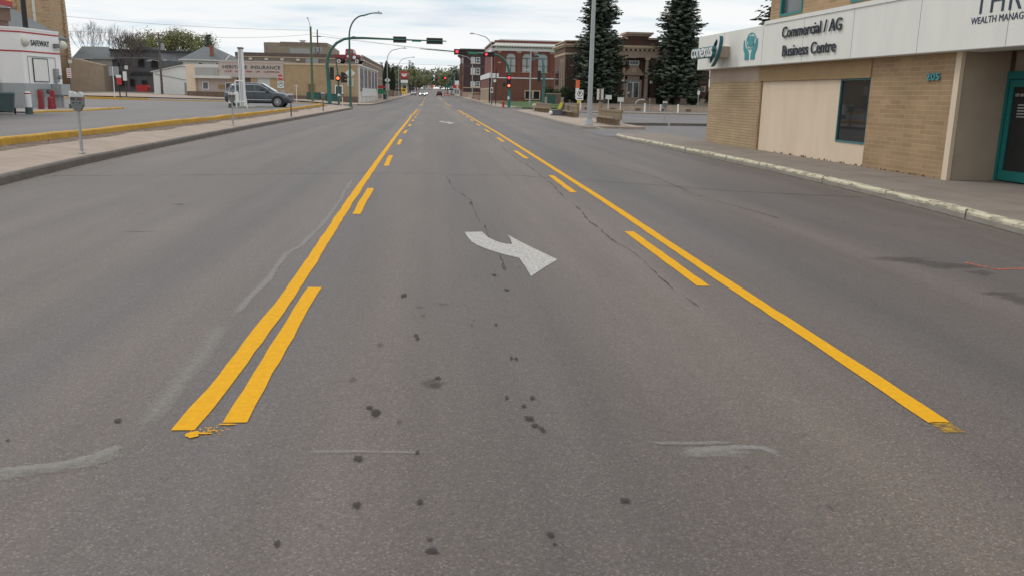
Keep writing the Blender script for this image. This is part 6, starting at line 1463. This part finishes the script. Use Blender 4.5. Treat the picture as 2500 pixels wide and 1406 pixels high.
# ---------------------------------------------------------------- vegetation
def spruce(name, label, loc, h, r, z0, seed, leaf=.34, mat='spruce', levels=46, per=11, dens=1.0, group=None, prof=1.0, trunk=True):
    random.seed(seed)
    t = thing(name, label, 'tree', loc, 0, group)
    if trunk: MB().lathe([(h*.019, -.2), (h*.015, h*.3), (h*.003, h)], n=8).build('trunk', 'bark', t)
    mb = MB()
    for lv in range(levels):
        f = lv/(levels-1); z = z0+(h-z0)*f
        R = r*((1-f)**prof)*(.92+.45*noise.noise((seed, f*9, 0)))+.15
        if f < .12: R *= .78+f*1.8
        n = max(3, int(per*(.45+.55*(1-f))))
        for b in range(n):
            a = 2*pi*(b+random.random()*.8)/n+lv*1.3; Lb_ = R*random.uniform(.62, 1.12)
            d = Vector((cos(a), sin(a), 0)); sd = Vector((-sin(a), cos(a), 0))
            m_ = max(2, int(Lb_/leaf*2.1*dens))
            for k in range(m_):
                s = (k+.5+random.uniform(-.3, .3))/m_; s = max(.06, s)
                droop = -.30*Lb_*s+.20*Lb_*s*s*s
                p = Vector((0, 0, z))+d*(Lb_*s)+Vector((0, 0, droop+random.uniform(-.08, .08)))
                for sgn in (-1, 1):
                    q = leaf*random.uniform(.6, 1.15)*(1.12-s*.55)
                    ax = (d*.8+sd*sgn*random.uniform(.5, 1.0)+Vector((0, 0, random.uniform(-.45, .1)))).normalized()
                    up = ax.cross(d*random.uniform(.3, 1.3)+Vector((random.uniform(-.5, .5), random.uniform(-.5, .5), .8))).normalized()
                    mb.quadleaf(p+ax*q*.6, ax*q*.85, up*q*.5)
    mb.build('crown', mat, t, recalc=False); return t
spruce('spruce_tree', 'tall blue green spruce left of the library entrance', (22.4, 118.5, T(22, 118)), 19.2, 4.5, 1.7, 3, .40, levels=66, per=17, dens=1.6, prof=.60)
spruce('spruce_tree', 'tall dark spruce with brownish top right of the library entrance', (33.6, 118.5, T(33, 118)), 21.5, 4.4, 1.7, 8, .40, levels=70, per=17, dens=1.6, prof=.60)
spruce('spruce_tree', 'spruce mostly hidden behind the bank upper storey', (22.0, 52, 0), 12.5, 4.2, 1.5, 21, .36, levels=38, per=12, prof=.8)
spruce('spruce_tree', 'little dark spruce tip above the hip roofed house', (-44.5, 182, .8), 11.2, 2.6, 2, 14, .5, 'spruce_far', 26, 9)
def roundshrub(x, y, r, h, label, mat='shrub'):
    t = thing('round_shrub', label, 'shrub', (x, y, T(x, y)+.05), 0, 'clipped shrubs by the library')
    MB().lathe([(.06, 0), (.05, h*.5)], n=6).build('stem', 'bark', t)
    mb = MB(); leafball(mb, (0, 0, h*.52), r, r, h*.55, int(900*r), .12, .6); mb.build('foliage', mat, t, recalc=False)
random.seed(5)
for x, y, r, h, lb_ in ((16.1, 120.6, .85, 2.5, 'tall rounded shrub at the library corner, leftmost of the row'), (17.0, 119.4, .9, 2.0, 'round shrub behind the green panel of the monument'), (18.2, 119.8, 1.0, 2.4, 'biggest round shrub right of the monument'), (19.5, 119.6, .9, 2.0, 'dark round shrub between the monument and the left spruce'), (20.5, 120.5, .9, 1.7, 'low dark shrub at the foot of the left spruce'), (24.9, 121.2, .95, 2.3, 'round shrub left of the library steps'), (32.0, 121.2, 1.0, 2.3, 'round shrub right of the library steps'), (36.5, 120.5, 1.1, 1.6, 'low shrub under the right spruce'), (33.9, 120.8, .9, 1.3, 'smallest shrub right of the steps under the basement windows'), (39.0, 119.5, 1.3, 2.2, 'dark shrub at the right end of the library lawn')):
    roundshrub(x, y, r, h, lb_)
def cedar(x, y, r, h, label):
    t = thing('columnar_cedar', label, 'tree', (x, y, B(y)), 0, 'columnar cedars on the left of the street')
    MB().lathe([(.12, 0), (.05, h*.7)], n=6).build('trunk', 'bark', t)
    mb = MB()
    for _ in range(1700):
        f = random.random(); a = random.random()*2*pi; k = (sin(min(1, f*1.5+.35)*pi/2)*(1-f**3)**.8+.05); q = random.uniform(.7, 1.04)
        p = Vector((r*k*q*cos(a), r*k*q*sin(a), .2+h*f)); ax = Vector((cos(a)*.4, sin(a)*.4, 1)).normalized(); mb.quadleaf(p, ax*.32, ax.cross(Vector((cos(a), sin(a), 0))).normalized()*.13)
    mb.build('crown', 'cedar', t, recalc=False)
cedar(-12.3, 240, 1.15, 9.0, 'broader and taller of the two dark columnar cedars'); cedar(-10.9, 244, .75, 7.4, 'thinner columnar cedar right of its taller twin')
def limbs(mb, p, d, ln, r, depth, tips, spread=.55, up=.25, n=3, rmin=.012):
    q = p+d*ln*.5+Vector((random.uniform(-1, 1), random.uniform(-1, 1), 0))*ln*.06; e = q+(d+Vector((0, 0, .08))).normalized()*ln*.5
    mb.tube([p, q, e], [r, r*.85, r*.68], 5 if depth > 3 else 3)
    if depth == 0: tips.append(e); return
    for _ in range(n if random.random() < .7 else n-1):
        v = Vector((random.gauss(0, 1), random.gauss(0, 1), random.gauss(0, .7))).normalized()
        nd_ = (d+v*spread+Vector((0, 0, up))).normalized(); limbs(mb, e, nd_, ln*random.uniform(.66, .9), max(rmin, r*.62), depth-1, tips, spread, up, n, rmin)
    if depth < 5: tips.append(e)
def baretree(label, loc, ln, r, depth, seed, leaf=None, fork=3, spread=.55, up=.2, name='bare_tree', group='bare and budding trees on the left'):
    random.seed(seed)
    t = thing(name, label, 'tree', loc, 0, group); mb = MB(); tips = []
    mb.tube([(0, 0, -.1), (0.05, 0, ln*.6), (0, 0.05, ln)], [r*1.25, r, r*.9], 7)
    for k in range(fork):
        a = 2*pi*k/fork+.4; limbs(mb, Vector((0, .05, ln*.97)), Vector((cos(a)*.55, sin(a)*.45, 1)).normalized(), ln*.85, r*.62, depth, tips, spread, up)
    mb.build('limbs', 'bark_grey', t, recalc=False)
    if leaf:
        mat, n, s, sp_ = leaf; mb = MB()
        for p in tips:
            for _ in range(n):
                c = p+Vector((random.gauss(0, sp_), random.gauss(0, sp_), random.gauss(0, sp_))); a = Vector((random.gauss(0, 1), random.gauss(0, 1), random.gauss(0, 1))).normalized()
                mb.quadleaf(c, a*s*random.uniform(.6, 1.3), a.orthogonal().normalized()*s*.6)
        mb.build('crown', mat, t, recalc=False)
    return t
baretree('leafless tree behind the tan stucco wall', (-61.6, 169, .7), 3.0, .17, 5, 4, None, 4, .5, .25)
baretree('wide leafless tree forking low before the dark office block', (-52.2, 157, .7), 2.55, .24, 5, 9, None, 5, .52, .2)
for i, (x, y, ln, lb_) in enumerate(((-57.5, 190, 3.0, 'budding poplar above the left end of the dark office block'), (-53.0, 192, 3.15, 'budding yellow green poplar behind the utility pole'), (-49.5, 191, 3.0, 'budding poplar left of the hip roofed house'), (-61.5, 195, 2.9, 'greyish budding tree behind the leafless tree'))):
    baretree(lb_, (x, y, .8), ln, .2, 4, 30+i, ('leaf_olive' if i != 3 else 'leaf_grey', 7, .17, .5), 4, .5, .25, 'budding_tree', 'budding poplars behind the dark block')

# ---------------------------------------------------------------- far end of the street
def farmaple(name, label, x, y, h, r, mat, seed, group='far street trees'):
    random.seed(seed); t = thing(name, label, 'tree', (x, y, T(x, y)-.05), 0, group)
    MB().lathe([(h*.03, 0), (h*.015, h*.6)], n=6).build('trunk', 'bark', t)
    mb = MB()
    for k in range(9):
        a = random.random()*2*pi; q = random.random()**.5*r*.62; zz = h*random.uniform(.42, .78)
        leafball(mb, (q*cos(a), q*sin(a), zz), r*.55, r*.55, h*.22, 190, .5, .3)
    mb.build('crown', mat, t, recalc=False); return t
rows = [(-11.5, 372, 10.5), (-13.5, 405, 11.5), (-11.0, 440, 12), (-10.5, 480, 12), (-9.5, 530, 12.5), (-9, 590, 12), (-18, 430, 13), (-22, 480, 14), (-27, 400, 11), (-33, 460, 13), (-5.9, 640, 11), (-14, 560, 14),
        (10.5, 455, 11), (10.0, 505, 12), (9.5, 560, 12.5), (14, 480, 13), (20, 520, 14), (17, 440, 10), (26, 470, 12), (9, 620, 12), (33, 560, 14), (-42, 420, 10), (15, 600, 15)]
sides = {True: 'left', False: 'right'}
words = ['olive green', 'dull green', 'grey green', 'pale olive', 'brownish green', 'mossy green']
for i, (x, y, h) in enumerate(rows):
    m_ = 'leaf_far' if i % 3 else 'leaf_far2'
    farmaple('street_tree', '%s broadleaf tree on the %s of the far street, about %d metres off' % (words[i % 6], sides[x < 0], y), x, y, h, h*.42, m_, 60+i)
sp_rows = [(-20.5, 420, 12.5), (-17.2, 424, 11.5), (-15.3, 428, 12), (-24.5, 430, 13.5), (-12.8, 500, 16.5), (-11.4, 504, 15.5), (9.8, 420, 11), (11.6, 425, 10.5), (13.0, 500, 14), (-30.0, 440, 12.5)]
for i, (x, y, h) in enumerate(sp_rows):
    spruce('far_spruce', 'dark pointed spruce on the %s skyline, about %d metres off' % (sides[x < 0], y), (x, y, T(x, y)), h, h*.17, 1, 90+i, .75, 'spruce_far', 20, 8, 1.0, 'far spruces on the skyline')
random.seed(77)
mb = MB()
for k in range(230):
    x = random.uniform(-190, 190); y = random.uniform(640, 860); 
    if k < 45: x = random.uniform(-26, 26); y = random.uniform(800, 860)
    elif abs(x) < 9: x += 18
    h = random.uniform(9, 15)+(7 if k < 45 else 0)-(8 if k < 15 else 0); leafball(mb, (x, y, T(x, y)+h*.5), h*.5, h*.42, h*.5, 150, 1.1, .45)
struct(mb.build('far_woods', 'leaf_far2', recalc=False), 'stuff')
def shop(name, label, x, y, w_, d, h, mat, trim, sign=None, seed=0):
    t = thing(name, label, 'shop', (x, y, B(y)-.1), 0, 'small buildings at the far end')
    MB().box(0, w_, 0, d, 0, h).build('wall', mat, t); MB().box(-.1, w_+.1, -.15, d, h, h+.3).build('parapet', trim, t)
    xs = -.05 if x > 0 else w_
    for k in range(int(d/4)): MB().box(xs, xs+.05, 1+k*4, 3.4+k*4, .6, 2.4).build('window', 'window_mid', t)
    hwin(w_*.3, w_*.7, .8, 2.3, 0, 'white', 'window_dark', p=t)
    if sign:
        sm, sy, sz, sh = sign; MB().box(xs-1.5 if x > 0 else xs, xs if x > 0 else xs+1.5, sy, sy+.2, sz, sz+sh).build('hanging_sign', sm, t)
    return t
shop('far_shop', 'tan shop front with an orange hanging sign past the apartment block', 10.3, 305, 9, 24, 3.6, 'stone', 'stone_pale', ('orange', .3, 2.6, 1.3))
shop('far_shop', 'pale shop front with a white hanging sign further along on the right', 10.1, 336, 9, 26, 4.4, 'offwhite', 'grey_panel', ('white', .5, 4.0, 1.6))
shop('far_shop', 'grey shop front with a red hanging sign on the right', 10.0, 370, 9, 30, 4.2, 'grey_panel', 'white', ('sign_red', .5, 2.8, 1.4))
shop('far_shop', 'white clapboard shop furthest along on the right', 9.8, 408, 9, 30, 3.8, 'white', 'roof_dark', ('blind', .5, 2.6, 1.2))
shop('brick_store', 'red brick store right of the red and white store pylon', -19.8, 402, 8.3, 30, 4.4, 'wing_red_brick', 'base_brick')
t = thing('flat_canopy_building', 'low flat roofed store behind the red and white pylon', 'shop', (-29, 345, B(345)))
MB().box(0, 14, 0, 20, 0, 3.4).build('wall', 'beam_brown', t); MB().box(-.4, 14.6, -.6, 20, 3.4, 3.8).build('roof_edge', 'grey_metal', t)
t = thing('store_pylon', 'red and white store pylon sign with a chevron emblem on the left', 'sign', (-10.3, 325, B(325)))
for s in (-1, 1): MB().box(s*.9-.15, s*.9+.15, 0, .3, 0, 3.6).build('leg', 'offwhite', t)
rp_ = MB().box(-1.3, 1.3, -.1, .35, 5.8, 8.3).build('red_panel', 'red', t)
lettering('CO-OP', .62, 'white', rp_, 0, -.12, 7.2, .02, 1.15, align='CENTER', bold=.02)
mb = MB(); mb.prism([(-1.0, 6.95), (-1.0, 7.1), (1.0, 7.1), (1.0, 6.95), (.3, 6.4), (0, 6.55), (-.3, 6.4)], -.13, -.1); mb.build('chevron', 'white', rp_)
MB().box(-1.3, 1.3, -.1, .35, 5.3, 5.8).build('dark_strip', 'lib_brick', t); MB().box(-1.3, 1.3, -.12, .35, 4.2, 5.25).build('price_panel', 'white', t); MB().box(-1.3, 1.3, -.1, .35, 3.2, 4.15).build('lower_panel', 'meter_grey', t)
t = thing('yellow_machine', 'bright yellow box shaped machine at the foot of the store pylon', 'machine', (-10.3, 318, B(318)+.1))
MB().box(-.95, .95, -.4, .6, .25, 2.1).build('body', 'shell_yellow', t); MB().box(-.6, .6, -.42, -.4, 1.2, 1.8).build('opening', 'dark_metal', t)
for s in (-1, 1): MB().box(s*.7-.12, s*.7+.12, -.3, .5, 0, .25).build('foot', 'black', t)
t = thing('corner_store_sign', 'red and green store sign on a thin post past the mural wall', 'sign', (-9.9, 176, B(176)+.12))
MB().lathe([(.06, 0), (.06, 2.4)], n=8).build('post', 'white', t); MB().box(-.9, .5, -.06, .06, 2.05, 2.55).build('red_board', 'sign_red', t); mb = MB(); mb.prism([(-1.2+1.2+1.0*cos(2*pi*i/16)-.35, 1.45+.5*sin(2*pi*i/16)) for i in range(16)], -.07, .07); mb.build('green_oval', 'green_sign', t)
t = thing('litter_bin', 'dark green litter bin at the foot of the lamp past the mural wall', 'bin', (-8.9, 166, B(166)+.12))
MB().lathe([(.28, 0), (.32, .85), (.34, .9), (.2, 1.0)], n=14).build('body', 'green_box', t); MB().lathe([(.35, .84), (.35, .9)], n=14).build('rim', 'black', t)
t = thing('board_fence', 'brown board fence below the columnar cedars', 'fence', (-9.9, 225, B(225)), 0)
MB().box(-7, 0, 0, .12, 0, 1.75).build('front_boards', 'brown_clad', t); MB().box(-.12, 0, 0, 60, 0, 1.6).build('street_boards', 'brown_clad', t)
for k in range(4): MB().box(-.16, .04, k*18, k*18+.2, 0, 1.85).build('post', 'base_brick', t)
t = thing('far_house', 'small grey roofed house at the top of the street', 'house', (-7.6, 690, T(-7, 690)-.1))
MB().box(0, 8, 0, 8, 0, 3).build('wall', 'offwhite', t); MB().prism([(-.5, 3), (8.5, 3), (4, 6)], -.4, 8.4).build('roof', 'shingle', t); hwin(2, 3.4, 1, 2.2, 0, 'white', 'window_dark', p=t)
t = thing('orange_road_sign', 'orange road work sign beside the far house', 'sign', (-.2, 540, B(540)))
MB().prism([(-1.2, 2.6), (0, 1.4), (1.2, 2.6), (0, 3.8)], -.05, .05).build('diamond', 'orange', t); MB().lathe([(.08, 0), (.08, 1.6)], n=6).build('post', 'grey_metal', t)
for x, y, lb_ in ((4.6, 300, 'orange work barrel behind the dark red car'), (5.3, 290, 'orange work barrel at the right kerb ahead')):
    t = thing('traffic_barrel', lb_, 'barrel', (x, y, B(y)), 0, 'orange work barrels'); MB().lathe([(.34, 0), (.3, .85), (.22, .95), (.15, 1.1)], n=12).build('body', 'orange', t); MB().lathe([(.335, .4), (.325, .6)], n=12).build('white_band', 'white', t)
# ---------------------------------------------------------------- overhead lines
def cable(label, a, b, sag, r=.02, n=14):
    pts = []
    for i in range(n+1):
        f = i/n; pts.append((a[0]+(b[0]-a[0])*f, a[1]+(b[1]-a[1])*f, a[2]+(b[2]-a[2])*f-sag*4*f*(1-f)))
    o = MB().tube(pts, r, 5).build('overhead_cable', 'meter_grey'); tag(o, label, 'cable', 'overhead cables')
cable('highest overhead cable crossing the street before the far trees', (-21.3, 168, 11.6), (40, 222, 11.0), .8, .035)
cable('lower overhead cable crossing the street before the far trees', (-30, 232, 9.6), (40, 236, 9.0), .4, .03)
cable('upper cable running from the wooden pole to the three transformer pole', (-40.4, 136, 9.3), (-21.3, 168, 12.0), .6, .022)
cable('cable running left from the wooden pole past the church tower', (-40.4, 136, 9.3), (-100, 140, 12.5), .8, .022)
cable('lower cable across the dark block and the stucco hall', (-40.4, 136, 5.9), (-72, 152, 6.6), .2, .03)
cable('long cable from the green wooden pole over the signals to the right', (-14.8, 110.5, 8.6), (30, 190, 9.0), .8, .011)
cable('thin cable from the left edge to the green wooden pole', (-60, 118, 11.5), (-14.8, 110.5, 8.8), .7, .018)
